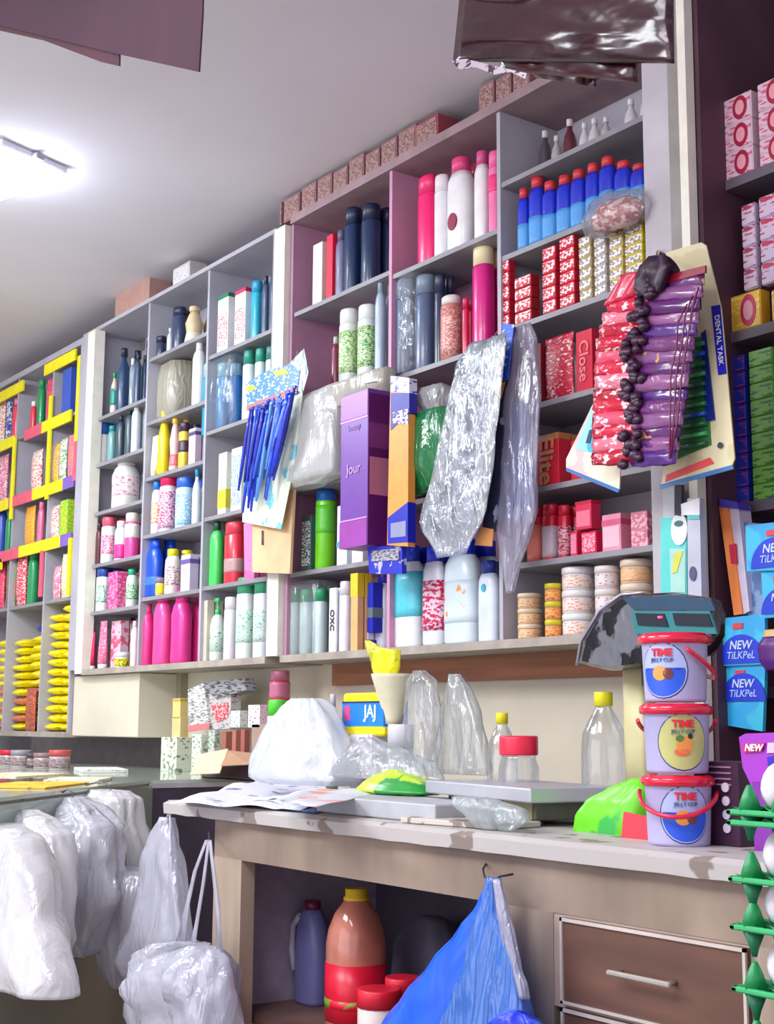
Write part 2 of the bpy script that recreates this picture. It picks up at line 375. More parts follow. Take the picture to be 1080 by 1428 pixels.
P2('post', -2.715, -2.60, 2.885, 3.18, .9, 3.5, mat((196, 190, 196), .4, var=.1, scale=4))
P2('post', -2.60, -2.555, 2.87, 2.91, .0, 3.545, mat((150, 146, 140), .4)); P2('corner_strip', -2.555, -2.525, 2.865, 2.90, .0, 3.545, IVORY)
# yellow-trimmed unit at the far left
B0 = [.675+e, 1.005+e, 1.321+e, 1.70+e]
YBOT = -.045+e
u0, P0 = unit('shelving_unit', 'shelving at far left edged with bright yellow tape strips', [(-8.6, -7.88, B0, mat((190, 150, 168), .6)), (-7.88, -7.33, B0, mat((186, 160, 176), .6)), (-7.33, -6.915, B0, mat((180, 158, 180), .6))],
     [(-8.6, GREYL), (-7.88, GREYL), (-7.33, GREYL), (-6.92, GREYL)], None, z0=YBOT, top=2.06+e, rail=GREYL)
tape = mat((250, 236, 20), .5); ptape = mat((232, 96, 120), .5); vtape = mat((130, 100, 190), .5)
for x0, x1, z, m in ((-8.6, -7.9, 1.70, tape), (-7.72, -7.45, 1.70, ptape), (-7.45, -7.03, 1.70, tape), (-8.6, -7.93, 1.321, tape), (-7.93, -7.55, 1.321, ptape), (-7.55, -7.10, 1.321, tape), (-7.10, -6.95, 1.321, vtape),
                     (-8.6, -7.72, 1.005, ptape), (-7.72, -7.10, 1.005, tape), (-7.10, -6.95, 1.005, vtape), (-8.6, -8.0, .96, tape), (-7.45, -7.0, 2.04, tape), (-8.5, -7.78, 2.02, tape)):
    P0('edge_strip', x0, x1, 2.888, 2.899, z+e-.05, z+e+.015, m)
for x, a, b, m in ((-7.33, 1.25, 1.85, tape), (-7.88, 1.2, 1.7, tape), (-6.94, 1.52, 2.0, tape), (-6.94, 1.3, 1.52, ptape), (-6.96, .68, .99, tape), (-7.36, .7, .96, ptape)):
    P0('edge_strip', x-.02, x+.02, 2.886, 2.897, a+e, b+e, m)
# cream box panel under the leftmost grey bay
tag(MB().box(-6.90, -6.115, 2.92, 3.18, YBOT-.02, BOT-.03, .004).obj('wall_cabinet', wallm), 'plain cream cabinet box under the leftmost grey shelf bay', 'cabinet')
# ---- dark right-hand cabinet
dk = [1.57+e, 1.113+e, .62+e]
u7, P7 = unit('dark_cabinet', 'dark maroon cabinet with deep shelves at the right edge', [(-2.52, -1.6, [], MAROON)], [(-1.6, MAROON)], None, z0=.45, top=3.5, yf=3.0, yb=3.5)
P7('side_panel', -2.523, -2.507, 2.902, 3.49, .0, 3.54, MAROON)
for z in dk: P7('shelf', -2.505, -1.61, 3.0, 3.48, z-.03, z, mat((104, 92, 104), .5))
P7('shelf', -2.505, -1.61, 3.0, 3.48, 1.38, 1.41, mat((104, 92, 104), .5))
# ================================================================== SHELF STOCK
W_ = WHITE
row('first shelf, leftmost grey bay', B1[0], [
 ('bottle', 154, 164, 520, 'small cream bottle with teal back', dict(sty='neck', body=(225, 205, 180), cap=GREEN, label=(40, 150, 130))),
 ('bottle', 162, 181, 486, 'tall dark navy bottle', dict(sty='neck', body=(40, 70, 105), cap=(30, 40, 60), k=1)),
 ('bottle', 180, 188, 500, 'clear slim bottle', dict(sty='tall', body=(190, 210, 220), cap=W_, clear=.4)),
 ('bottle', 187, 196, 494, 'dark slim bottle', dict(sty='tall', body=(60, 80, 110), cap=(40, 50, 70)))])
row('second shelf, leftmost grey bay', B1[1], [
 ('bottle', 131, 153, 588, 'white bottle with blue cap', dict(sty='jar', body=(228, 226, 222), cap=(30, 90, 170), k=1)),
 ('bottle', 150, 162, 594, 'teal capped bottle', dict(sty='flip', body=(120, 170, 170), cap=(20, 150, 150))),
 ('bottle', 162, 174, 580, 'dark bottle in clear wrap', dict(sty='tall', body=(60, 80, 90), cap=(30, 50, 60))),
 ('bottle', 174, 186, 570, 'dark bottle in clear wrap', dict(sty='tall', body=(70, 90, 100), cap=(30, 50, 60))),
 ('bottle', 183, 196, 562, 'silver white bottle', dict(sty='tall', body=(210, 222, 226), cap=W_))])
row('third shelf, leftmost grey bay', B1[2], [
 ('bottle', 156, 194, 640, 'large white round tub with pink print', dict(sty='big', body=(232, 230, 226), cap=(232, 230, 226), label=(236, 226, 226), ink=(226, 120, 150), k=.9, thr=.58, lz=(.25, .62), name='talc_tub', iscale=25))])
row('fourth shelf, leftmost grey bay', B1[3], [
 ('bottle', 133, 143, 730, 'brown slim bottle', dict(sty='flip', body=(90, 40, 50), cap=(60, 30, 40))),
 ('bottle', 141, 161, 722, 'white bottle with rosy cap', dict(sty='wide', body=W_, cap=(226, 90, 116), label=(240, 200, 210), ink=PINK)),
 ('bottle', 160, 177, 727, 'white and magenta bottle', dict(sty='flip', body=W_, cap=W_, label=(240, 60, 150), lz=(.05, .4))),
 ('bottle', 174, 193, 716, 'magenta bottle with cream cap', dict(sty='wide', body=(236, 80, 160), cap=(230, 222, 210), label=(240, 235, 235), lz=(.45, .75)))])
row('fifth shelf, leftmost grey bay', B1[4], [
 ('bottle', 134, 152, 793, 'white carton-like bottle with blue lid', dict(sty='wide', body=W_, cap=(50, 80, 170), label=(220, 235, 225), ink=(90, 160, 130), k=.7)),
 ('carton', 150, 177, 798, 'bright pink box', dict(body=(238, 66, 140), ink=(246, 150, 190), k=.5)),
 ('bottle', 176, 191, 794, 'white bottle with green cap', dict(sty='flip', body=(226, 240, 226), cap=(30, 170, 120), label=(210, 236, 200), ink=GREEN))])
row('lowest shelf, leftmost grey bay', BOT, [
 ('tube', 122, 134, 882, 'crimson tube', dict(body=(200, 40, 90), cap=W_)),
 ('tube', 134, 153, 866, 'pink tube', dict(body=(240, 110, 150), ink=(250, 200, 215), cap=W_)),
 ('carton', 150, 183, 866, 'pink and white box in clear wrap', dict(body=(220, 190, 205), ink=(226, 90, 120), k=.4, iscale=30, yf=2.96)),
 ('tub', 160, 182, 910, 'small white jar with yellow label', dict(body=W_, cap=W_, label=YEL, ink=(60, 60, 60), yf=2.9, name='small_jar')),
 ('bottle', 182, 192, 866, 'slim white bottle', dict(sty='tall', body=W_))])
# second grey bay
row('first shelf, second grey bay', B2[0], [
 ('tub', 204, 218, 476, 'dark squat tub', dict(body=(50, 60, 90), cap=(34, 40, 66), name='dark_tub')),
 ('tub', 218, 233, 470, 'dark squat tub', dict(body=(50, 60, 90), cap=(34, 40, 66), name='dark_tub')),
 ('bottle', 233, 242, 458, 'small clear bottle', dict(sty='neck', body=(200, 205, 205), cap=W_)),
 ('bottle', 240, 260, 430, 'dark navy jar', dict(sty='wide', body=(50, 62, 96), cap=(34, 40, 66))),
 ('bottle', 258, 284, 428, 'beige doll-shaped bottle', dict(sty='slim', body=(226, 202, 160), cap=(226, 202, 160), k=1, label=(236, 225, 200), lz=(.05, .3)))])
row('second shelf, second grey bay', B2[1], [
 ('bottle', 268, 286, 476, 'clear white bottle', dict(sty='tall', body=(225, 230, 228), cap=W_)),])
t = thing('wrapped_bundle', 'beige crinkled cloth-like bundle on second shelf, second grey bay', 'bundle', (Xof(244, 3.0, 2.85), 3.01, B2[1]))
MB().loft([(.09, .06, 0), (.12, .08, .03), (.125, .085, .12), (.12, .085, .22), (.1, .07, .29), (.04, .03, .305)], 24, 2.6, na=.02, nf=4, seed=3).obj('wrapping', film((212, 206, 184), .12, .3, .5), t)
row('third shelf, second grey bay', B2[2], [
 ('tube', 210, 222, 608, 'white tube', dict(body=(236, 232, 222), cap=(200, 190, 160))),
 ('bottle', 219, 237, 574, 'tall bright yellow bottle', dict(sty='slim', body=(246, 222, 20), cap=(246, 222, 20))),
 ('bottle', 236, 251, 580, 'yellow-capped pink bottle', dict(sty='slim', body=(238, 190, 190), cap=(244, 214, 60), label=(240, 120, 130), lz=(.1, .3))),
 ('bottle', 249, 264, 590, 'black and yellow bottle', dict(sty='wide', body=(226, 200, 60), cap=(60, 44, 70), label=(80, 60, 70), lz=(.35, .6))),
 ('carton', 263, 281, 598, 'lilac box with yellow patch', dict(body=(214, 190, 205), band=(90, 70, 120), bz=(.8, .9), k=.5))])
row('fourth shelf, second grey bay', B2[3], [
 ('bottle', 211, 225, 672, 'white bottle with blue cap', dict(sty='flip', body=W_, cap=(30, 120, 210), label=(240, 226, 210), ink=(240, 140, 60))),
 ('bottle', 222, 246, 663, 'white bottle with spotted print and crimson cap', dict(sty='wide', body=(232, 215, 226), cap=(226, 30, 90), label=(230, 205, 225), ink=(170, 50, 110), lz=(.06, .7))),
 ('bottle', 245, 269, 667, 'pale blue bottle with blue cap', dict(sty='wide', body=(190, 226, 244), cap=(50, 110, 220), label=(130, 200, 240), ink=W_, lz=(.06, .66))),
 ('bottle', 268, 280, 655, 'slim white bottle with cyan cap', dict(sty='neck', body=(220, 236, 240), cap=(40, 150, 210)))])
row('fifth shelf, second grey bay', B2[4], [
 ('bottle', 203, 227, 752, 'deep blue bottle', dict(sty='big', body=(20, 80, 214), cap=(20, 80, 214), label=(60, 120, 230), lz=(.2, .35), k=.6)),
 ('bottle', 230, 251, 766, 'white bottle with yellow cap', dict(sty='flip', body=(232, 228, 220), cap=YEL, label=(240, 235, 200), ink=(150, 100, 160))),
 ('carton', 252, 277, 774, 'lavender box', dict(body=(206, 196, 222), band=(110, 90, 160), bz=(.75, .87), k=.5)),
 ('tub', 217, 231, 806, 'small jar with yellow label', dict(body=(214, 200, 170), cap=(150, 130, 150), label=YEL, yf=2.9, name='small_jar')),])
row('lowest shelf, second grey bay', BOT, [
 ('bottle', 192, 215, 842, 'short hot pink bottle', dict(sty='big', body=(238, 50, 136), cap=(238, 50, 136), k=.7)),
 ('bottle', 213, 240, 824, 'tall hot pink bottle', dict(sty='big', body=(244, 74, 156), cap=(244, 74, 156), k=.7)),
 ('bottle', 238, 267, 824, 'tall hot pink bottle', dict(sty='big', body=(236, 56, 150), cap=(236, 56, 150), k=.7))])
# third grey bay
row('first shelf, third grey bay', B3[0], [
 ('carton', 303, 328, 412, 'white and red box with green top', dict(body=W_, face=(244, 244, 244), ink=RED, band=(30, 120, 90), bz=(.93, 1), k=.4)),
 ('carton', 327, 352, 405, 'white and red box with crimson top', dict(body=W_, face=(244, 244, 244), ink=(180, 30, 60), band=(200, 40, 90), bz=(.93, 1), k=.4)),
 ('bottle', 350, 366, 393, 'cyan bottle', dict(sty='wide', body=(40, 170, 200), cap=(30, 150, 190))),
 ('bottle', 365, 376, 385, 'dark steel blue bottle', dict(sty='tall', body=(70, 90, 120), cap=(40, 50, 70))),
 ('bottle', 375, 386, 376, 'dark steel blue bottle', dict(sty='tall', body=(60, 76, 100), cap=(40, 50, 70)))])
row('second shelf, third grey bay', B3[1], [
 ('bottle', 282, 303, 508, 'aqua blue bottle in clear wrap', dict(sty='wide', body=(20, 160, 190), cap=(150, 190, 200), k=.8)),
 ('bottle', 301, 322, 508, 'aqua blue bottle in clear wrap', dict(sty='wide', body=(14, 130, 190), cap=(130, 180, 200), k=.8)),
 ('bottle', 320, 338, 508, 'aqua blue bottle in clear wrap', dict(sty='wide', body=(20, 100, 170), cap=(110, 150, 180), k=.8)),
 ('bottle', 338, 355, 490, 'pale bottle with green cap', dict(sty='wide', body=(226, 240, 238), cap=(40, 140, 120), k=.8)),
 ('bottle', 355, 370, 487, 'pale bottle with green cap', dict(sty='wide', body=(216, 234, 236), cap=(50, 150, 130), k=.8)),
 ('bottle', 370, 384, 484, 'pale bottle with green cap', dict(sty='wide', body=(206, 224, 230), cap=(60, 130, 120), k=.8))], Yf=2.925)
def wrap(label, xl, xr, yt, Z, Yf, D, c=(215, 228, 235), clear=.84, H=None, group=None, name='clear_wrapper'):
    a = Xof(xl, Yf, Z+.1); b = Xof(xr, Yf+D*.5, Z+.1); X = (a+b)/2; h = Zof(yt, X, Yf+D/2)-Z; wv = (b-a)/2
    o = MB().loft([(wv*.9, D/2*.9, 0), (wv, D/2, .01), (wv*1.01, D/2, h*.5), (wv, D/2, h*.93), (wv*.96, D/2*.9, h)], 32, 5, na=.006, nf=5, seed=xl*.1).obj(name, film(c, clear, .1, .5), None)
    o.location = (X, Yf+D/2, Z); tag(o, label, 'plastic wrap', group); return o
wrap('clear shiny wrap around aqua bottles, third grey bay', 281, 340, 503, B3[1]+.001, 2.905, .14)
row('third shelf, third grey bay', B3[2], [
 ('carton', 304, 323, 632, 'white box with yellow stripe', dict(body=(236, 238, 226), band=(210, 200, 60), bz=(.1, .4), k=.4)),
 ('carton', 322, 346, 625, 'white box with blue and yellow print', dict(body=(230, 238, 230), face=(214, 228, 236), ink=(90, 130, 190), k=.4)),
 ('carton', 345, 368, 625, 'plain white box behind razor card', dict(body=(226, 234, 232), k=.4))])
row('fourth shelf, third grey bay', B3[3], [
 ('bottle', 292, 311, 728, 'bright green bottle with dark nozzle', dict(sty='tall', body=(70, 206, 96), cap=(30, 80, 60), k=.7)),
 ('bottle', 313, 341, 729, 'red bottle with grey label', dict(sty='wide', body=(218, 44, 66), cap=(224, 60, 80), label=(190, 150, 150), lz=(.18, .4), k=.7)),
 ('carton', 341, 362, 732, 'hot pink box with black marks', dict(body=(240, 110, 170), ink=(60, 30, 50), thr=.68, k=.3))])
row('lowest shelf, third grey bay', BOT, [
 ('carton', 277, 298, 838, 'beige blank box', dict(body=(206, 196, 180), k=.5)),
 ('pump', 293, 313, 833, 'white pump bottle with green pump', dict(body=(224, 240, 230), cap=(60, 190, 110), label=(210, 236, 220))),
 ('bottle', 312, 330, 833, 'pale grey bottle', dict(sty='wide', body=(222, 216, 220), cap=(226, 222, 222))),
 ('bottle', 329, 354, 806, 'large white bottle with green lid', dict(sty='wide', body=(226, 234, 232), cap=(60, 160, 120), label=(200, 230, 215), ink=(50, 150, 100), k=.7, thr=.6)),
 ('bottle', 353, 377, 806, 'large white bottle with green lid', dict(sty='wide', body=(214, 222, 222), cap=(50, 150, 110), label=(196, 216, 208), ink=(70, 120, 110), k=.7, thr=.6))])
# first mauve bay
row('first shelf, first mauve bay', B4[0], [
 ('carton', 436, 456, 340, 'cream white box', dict(body=(232, 226, 216), k=.35)),
 ('carton', 455, 470, 328, 'red box', dict(body=(226, 26, 66), k=.5)),
 ('bottle', 468, 484, 322, 'smoky grey bottle', dict(sty='flip', body=(120, 120, 150), cap=(90, 90, 120))),
 ('bottle', 480, 505, 292, 'navy blue bottle in plastic', dict(sty='wide', body=(24, 50, 92), cap=(20, 36, 70), k=.9)),
 ('bottle', 504, 531, 287, 'navy blue bottle in plastic', dict(sty='wide', body=(28, 50, 88), cap=(20, 34, 64), k=.9))])
row('second shelf, first mauve bay', B4[1], [
 ('bottle', 462, 474, 470, 'dark red slim bottle', dict(sty='tall', body=(130, 30, 70), cap=(200, 200, 200))),
 ('bottle', 473, 500, 433, 'white bottle with green and yellow label', dict(sty='wide', body=(232, 238, 232), cap=(236, 240, 236), label=(220, 232, 190), ink=(90, 170, 60), lz=(.15, .7), k=.8)),
 ('bottle', 499, 525, 427, 'white bottle with green and yellow label', dict(sty='wide', body=(232, 238, 232), cap=(236, 240, 236), label=(210, 232, 180), ink=(60, 150, 60), lz=(.15, .7), k=.8)),
 ('bottle', 523, 538, 390, 'steel blue bottle in clear film', dict(sty='tall', body=(170, 190, 205), cap=(150, 170, 180), k=.8)),
 ])
row('fourth shelf, first mauve bay', B4[3], [
 ('carton', 420, 441, 720, 'dark green and white box', dict(body=(60, 96, 96), face=(60, 96, 96), ink=(236, 240, 240), thr=.5, k=.35, iscale=40)),
 ('bottle', 439, 469, 684, 'lime green can with blue cap', dict(sty='can', body=(120, 216, 30), cap=(24, 110, 200), label=(100, 205, 60), lz=(.45, .8), ex=2., k=1, name='spray_can')),
 ('carton', 470, 492, 705, 'white box with teal edge', dict(body=(226, 236, 238), band=(90, 170, 180), bz=(.3, .4), k=.4)),
 ('carton', 491, 515, 700, 'plain white box beneath purple carton', dict(body=(228, 232, 238), k=.4))])
row('lowest shelf, first mauve bay', BOT, [
 ('bottle', 399, 419, 822, 'translucent bottle with green lid', dict(sty='wide', body=(214, 230, 226), cap=(40, 150, 100), k=.8)),
 ('bottle', 418, 437, 822, 'translucent bottle with green lid', dict(sty='wide', body=(206, 224, 222), cap=(40, 150, 100), k=.8)),
 ('bottle', 436, 456, 821, 'translucent bottle with green lid', dict(sty='wide', body=(196, 216, 214), cap=(40, 150, 100), k=.8)),
 ('carton', 457, 473, 820, 'white box with sideways black letters', dict(body=(240, 244, 246), txt='OXC', tcol=(70, 60, 80), k=.2)),
 ('bottle', 471, 493, 811, 'white bottle with pale cap', dict(sty='wide', body=(228, 224, 232), cap=(216, 214, 224), k=.8)),
 ('carton', 489, 507, 800, 'orange and white box', dict(body=(236, 180, 120), band=(240, 200, 40), bz=(.7, 1), k=.6)),
 ('carton', 501, 522, 868, 'small box of blue and white', dict(body=(220, 220, 236), band=(40, 60, 190), bz=(.0, .4), k=.5, yf=2.96))])
wrap('clear wrap around the green-lidded bottles, first mauve bay', 399, 456, 812, BOT+.001, 2.902, .13, clear=.85)
row('stacked on lowest shelf, first mauve bay', BOT+.07, [('carton', 500, 534, 814, 'dark blue box with grey band', dict(body=(30, 50, 196), band=(110, 130, 140), bz=(.3, .5), k=.5, yf=2.96))])
# second mauve (pink) bay
row('first shelf, pink bay', B5[0], [
 ('bottle', 583, 609, 247, 'hot pink bottle in film', dict(sty='wide', body=(240, 20, 110), cap=(236, 30, 110), k=.5)),
 ('bottle', 606, 628, 246, 'white bottle', dict(sty='wide', body=(238, 236, 240), cap=(232, 226, 232), k=.8)),
 ('bottle', 624, 663, 222, 'large white bottle with dark red emblem', dict(sty='flip', body=(240, 238, 240), cap=(226, 70, 130), emb=((150, 20, 60), .3, .42), k=.7)),
 ('bottle', 662, 684, 212, 'tall white bottle with pink cap', dict(sty='flip', body=(240, 238, 240), cap=(216, 80, 140), k=.8)),
 ('bottle', 682, 698, 212, 'pink bottle', dict(sty='wide', body=(246, 120, 176), cap=(240, 100, 160), label=(246, 60, 130), lz=(.5, .7), k=.7))])
row('second shelf, pink bay', B5[1], [
 ('bottle', 551, 581, 392, 'slate blue bottle in clear film', dict(sty='wide', body=(96, 110, 140), cap=(130, 145, 165), k=.8)),
 ('bottle', 579, 609, 386, 'slate blue bottle in clear film', dict(sty='wide', body=(84, 98, 130), cap=(120, 135, 155), k=.8)),
 ('bottle', 606, 622, 384, 'dark navy bottle', dict(sty='wide', body=(30, 36, 70), cap=(30, 36, 70), k=.8)),
 ('bottle', 615, 644, 414, 'clear jar of brown and pink sweets', dict(sty='can', body=(196, 120, 110), cap=(226, 218, 210), label=(200, 110, 100), ink=(226, 190, 180), lz=(.05, .8), k=.8, yf=2.9, name='sweet_jar', cat='jar')),
 ('bottle', 643, 657, 416, 'narrow crimson bottle', dict(sty='wide', body=(214, 16, 76), cap=(200, 16, 70), k=.8)),
 ('bottle', 653, 697, 342, 'tall magenta bottle with cream cap', dict(sty='wide', body=(214, 20, 130), cap=(228, 214, 170), k=.8))])
wrap('clear glossy film around slate bottles, pink bay', 551, 607, 382, B5[1]+.001, 2.902, .2, clear=.8)
row('third shelf, pink bay', B5[2], [
 ('bottle', 560, 590, 600, 'dark red container', dict(sty='wide', body=(150, 40, 60), cap=(160, 50, 60))),
 ('bottle', 610, 640, 600, 'grey blue container', dict(sty='wide', body=(90, 100, 130), cap=(90, 100, 130))),
 ('bottle', 650, 685, 600, 'navy container', dict(sty='wide', body=(50, 60, 100), cap=(50, 60, 100)))])
row('lowest shelf, pink bay', BOT, [
 ('bottle', 524, 545, 796, 'grey white bottle with violet cap', dict(sty='flip', body=(206, 208, 220), cap=(60, 50, 190), k=.8, yf=3.0)),
 ('bottle', 551, 592, 762, 'white shampoo bottle with cyan label', dict(sty='flip', body=(232, 240, 244), cap=(26, 60, 210), label=(90, 205, 220), lz=(.3, .74), k=.5)),
 ('bottle', 590, 622, 762, 'white shampoo bottle with crimson label', dict(sty='flip', body=(228, 230, 238), cap=(26, 50, 200), label=(226, 200, 214), ink=(196, 20, 80), lz=(.15, .65), thr=.5, k=.5, iscale=30)),
 ('bottle', 620, 672, 752, 'widest white shampoo bottle with orange print', dict(sty='flip', body=(220, 236, 244), cap=(22, 56, 220), label=(216, 232, 240), ink=(244, 160, 90), lz=(.2, .6), k=.5, iscale=18, thr=.6)),
 ('bottle', 668, 697, 782, 'white shampoo bottle with small cyan mark', dict(sty='flip', body=(222, 232, 246), cap=(30, 50, 150), emb=((60, 180, 210), .66, .22), k=.5))])
# right grey bay
row('topmost shelf, right grey bay', B6[0], [
 ('bottle', x0, x0+16+q, yt, 'little bottle with white cap', dict(sty='neck', body=bc, cap=(236, 230, 230), k=1, name='small_bottle', yf=3.03)) for x0, q, yt, bc in
 ((752, 2, 183, (90, 80, 90)), (769, 0, 190, (200, 190, 196)), (786, 3, 167, (110, 50, 60)), (808, 0, 172, (226, 220, 224)), (821, 2, 166, (226, 220, 224)), (838, 0, 164, (200, 190, 190)), (871, 4, 139, (226, 220, 224)), (893, 0, 128, (226, 220, 224)))])
xs = [(722, 739, 264), (737, 762, 248), (757, 778, 254), (776, 800, 246), (796, 819, 238), (816, 839, 229), (835, 861, 220), (858, 882, 226), (880, 902, 230)]
row('second shelf, right grey bay', B6[1], [('bottle', a-1, b+3, y, 'two-tone blue lotion bottle with red cap', dict(sty='flip', body=(20, 46, 200), cap=(206, 50, 60), label=(84, 160, 226), lz=(.02, .42), k=.75, name='lotion_bottle')) for a, b, y in xs])
# soap boxes on the third shelf: every box a thing
def soap_columns(cols, Z, desc_row, Yf, name='soap_box', cat='box'):
    zs_ord = ['bottom', 'second from bottom', 'third from bottom', 'fourth from bottom', 'fifth from bottom', 'sixth from bottom', 'seventh from bottom', 'eighth from bottom', 'ninth from bottom']
    prev = -99
    for ci, (xl, xr, yt, n, c, ink, tone, d) in enumerate(cols):
        X, Y, W, D, H = fit(xl, xr, yt, Z, Yf, d, True); h = H/n
        if X-W/2 < prev+.001: q = prev+.001-(X-W/2); W -= q; X += q/2
        prev = X+W/2
        for i in range(n):
            t = thing(name, '%s, %s, %s column, %s' % (tone, zs_ord[i], ['first', 'second', 'third', 'fourth', 'fifth', 'sixth'][ci], desc_row), cat, (X+random.uniform(-.001, .001), Y, Z+i*h), 0, tone + ' boxes in ' + desc_row)
            MB().box(-W/2, W/2, -D/2, D/2, 0, h-.0006, .003).obj('carton_body', mat(c, .4, kind='plain'), t)
            MB().box(-W*.46, W*.46, -D/2-.0012, -D/2+.001, h*.12, h*.88).obj('front_label', mat(ink[0], .3, kind='print', ink=ink[1], scale=70, thr=.5, st=(1, 1, 1.6)), t)
RW = ((240, 226, 230), (206, 24, 50)); GW = ((236, 232, 230), (150, 140, 130)); YW = ((236, 226, 150), (226, 226, 226))
soap_columns([(694, 720, 362, 5, (200, 24, 54), RW, 'red and white soap box', .5), (718, 754, 386, 4, (176, 26, 40), RW, 'darker red soap box', .5)], B6[2], 'block by magenta bottle', 2.91)
soap_columns([(757, 783, 345, 5, (206, 24, 50), RW, 'red and white soap box', .4), (781, 810, 331, 6, (206, 30, 50), RW, 'red and white soap box', .4), (808, 832, 330, 6, (200, 180, 120), GW, 'silver grey soap box', .4),
              (829, 852, 330, 6, (200, 196, 196), GW, 'silver grey soap box', .4), (850, 876, 318, 6, (226, 206, 120), GW, 'silver and gold soap box', .4), (872, 906, 302, 7, (220, 200, 40), GW, 'yellow sided soap box', .4)], B6[2], 'wide soap block', 2.905)
t = thing('snack_bundle', 'clear bag holding a crumpled red packet on top of the soap boxes', 'bag', (Xof(858, 2.86, 2.87), 2.862, Zof(322, Xof(858, 2.86, 2.87), 2.862)))
MB().loft([(.02, .02, 0), (.08, .04, .012), (.1, .045, .05), (.075, .035, .085), (.02, .01, .1)], 20, 2, na=.03, nf=3, seed=5).obj('red_packet', mat((176, 66, 66), .3, kind='print', ink=(230, 200, 190), scale=20), t)
MB().loft([(.03, .03, 0), (.11, .05, .008), (.13, .052, .05), (.1, .045, .098), (.03, .02, .115)], 24, 2, na=.03, nf=3, seed=6).obj('bag_film', film((226, 226, 230), .78, .1, .9), t)
row('fourth shelf, right grey bay', B6[3], [
 ('carton', 745, 762, 480, 'dark red box', dict(body=(150, 30, 50), k=.6)),
 ('packet', 758, 805, 468, 'red packet with white cap shape and green print', dict(body=(206, 40, 66), ink=(236, 226, 220), thr=.6, k=.25)),
 ('carton', 804, 838, 462, 'red toothpaste box with pale lettering', dict(body=(206, 20, 56), txt='Close', tcol=(232, 120, 130), k=.5)),
 ('carton', 838, 866, 470, 'red box behind the sachets', dict(body=(214, 30, 56), k=.5)),
 ('carton', 868, 892, 470, 'second red box behind the sachets', dict(body=(190, 26, 56), k=.5))])
row('fifth shelf, right grey bay', B6[4], [
 ('carton', 746, 796, 608, 'red carton with gold sideways lettering', dict(body=(222, 24, 56), band=(190, 120, 60), bz=(.88, 1), txt='Elite', tcol=(216, 140, 90), k=.45)),
 ('carton', 796, 820, 614, 'plain red carton', dict(body=(196, 24, 50), k=.5))])
row('sixth shelf, right grey bay', B6[5], [
 ('bottle', 736, 760, 706, 'red jar with peach side label', dict(sty='wide', body=(224, 40, 66), cap=(206, 20, 50), label=(240, 130, 110), lz=(.02, .65), k=.8)),
 ('bottle', 757, 781, 704, 'red jar with grey label', dict(sty='wide', body=(206, 20, 56), cap=(200, 16, 50), label=(200, 180, 190), lz=(.05, .6), k=.8)),
 ('bottle', 779, 797, 705, 'red jar with speckled label', dict(sty='wide', body=(206, 20, 56), cap=(196, 16, 50), label=(226, 160, 170), ink=(150, 20, 50), lz=(.05, .6), k=.8)),
 ('carton', 796, 812, 742, 'small crimson box', dict(body=(226, 30, 86), face=(236, 130, 160), k=.8)),
 ('carton', 811, 842, 742, 'crimson box lying flat', dict(body=(220, 20, 76), face=(240, 80, 120), ink=(244, 190, 200), k=.5)),
 ('carton', 840, 884, 718, 'pale pink box', dict(body=(240, 150, 176), face=(244, 190, 205), band=(226, 90, 130), bz=(.7, .85), k=.7)),
 ('carton', 880, 914, 714, 'dusty pink box', dict(body=(206, 110, 136), ink=(240, 180, 190), k=.5))])
zt = Zof(742, Xof(818, 2.96, 1.9), 2.96)
row('on top of the crimson boxes, right grey bay', zt+.001, [('carton', 803, 838, 700, 'rose square box', dict(body=(222, 40, 86), face=(240, 120, 146), band=(200, 20, 50), bz=(.9, 1), k=.6))])
# bottom shelf: stacked jars
def jarstack(xl, xr, yt, n, Z, desc, where, o, Yf=2.915):
    X, Y, W, D, H = fit(xl, xr, yt, Z, Yf, 1, False)
    for i in range(n):
        t = thing('cream_jar', '%s, %s, %s' % (desc, where, ['bottom', 'middle' if n > 2 else 'top', 'top'][i]) if n > 1 else desc+', '+where, 'jar', (X, Y, Z+i*H/n), 0, desc+'s stacked' if n > 1 else None)
        tub(t, W, W, H/n-.0005, **o)
    return X, W
lw_ = 'lowest shelf, right grey bay'
jarstack(722, 757, 828, 3, BOT, 'beige ridged jar in a stack of three', lw_, dict(body=(226, 190, 150), cap=(232, 210, 180), label=(236, 196, 150), ink=(200, 150, 110)))
jarstack(760, 784, 814, 3, BOT, 'small jar with yellow lid', lw_, dict(body=(200, 150, 120), cap=(226, 214, 40), label=(244, 180, 90), ink=(226, 90, 60)))
jarstack(784, 831, 792, 3, BOT, 'white jar with pale orange label', lw_, dict(body=(232, 226, 222), cap=(238, 236, 234), label=(236, 222, 214), ink=(236, 150, 100), thr=.58), Yf=2.93)
jarstack(830, 866, 790, 3, BOT, 'white jar with red side stripe', lw_, dict(body=(226, 214, 212), cap=(232, 226, 224), label=(226, 220, 220), ink=(200, 50, 70), thr=.62), Yf=2.93)
jarstack(866, 912, 781, 3, BOT, 'wide tan tub with orange label', lw_, dict(body=(222, 196, 170), cap=(232, 212, 190), label=(232, 190, 150), ink=(240, 160, 70)), Yf=2.93)
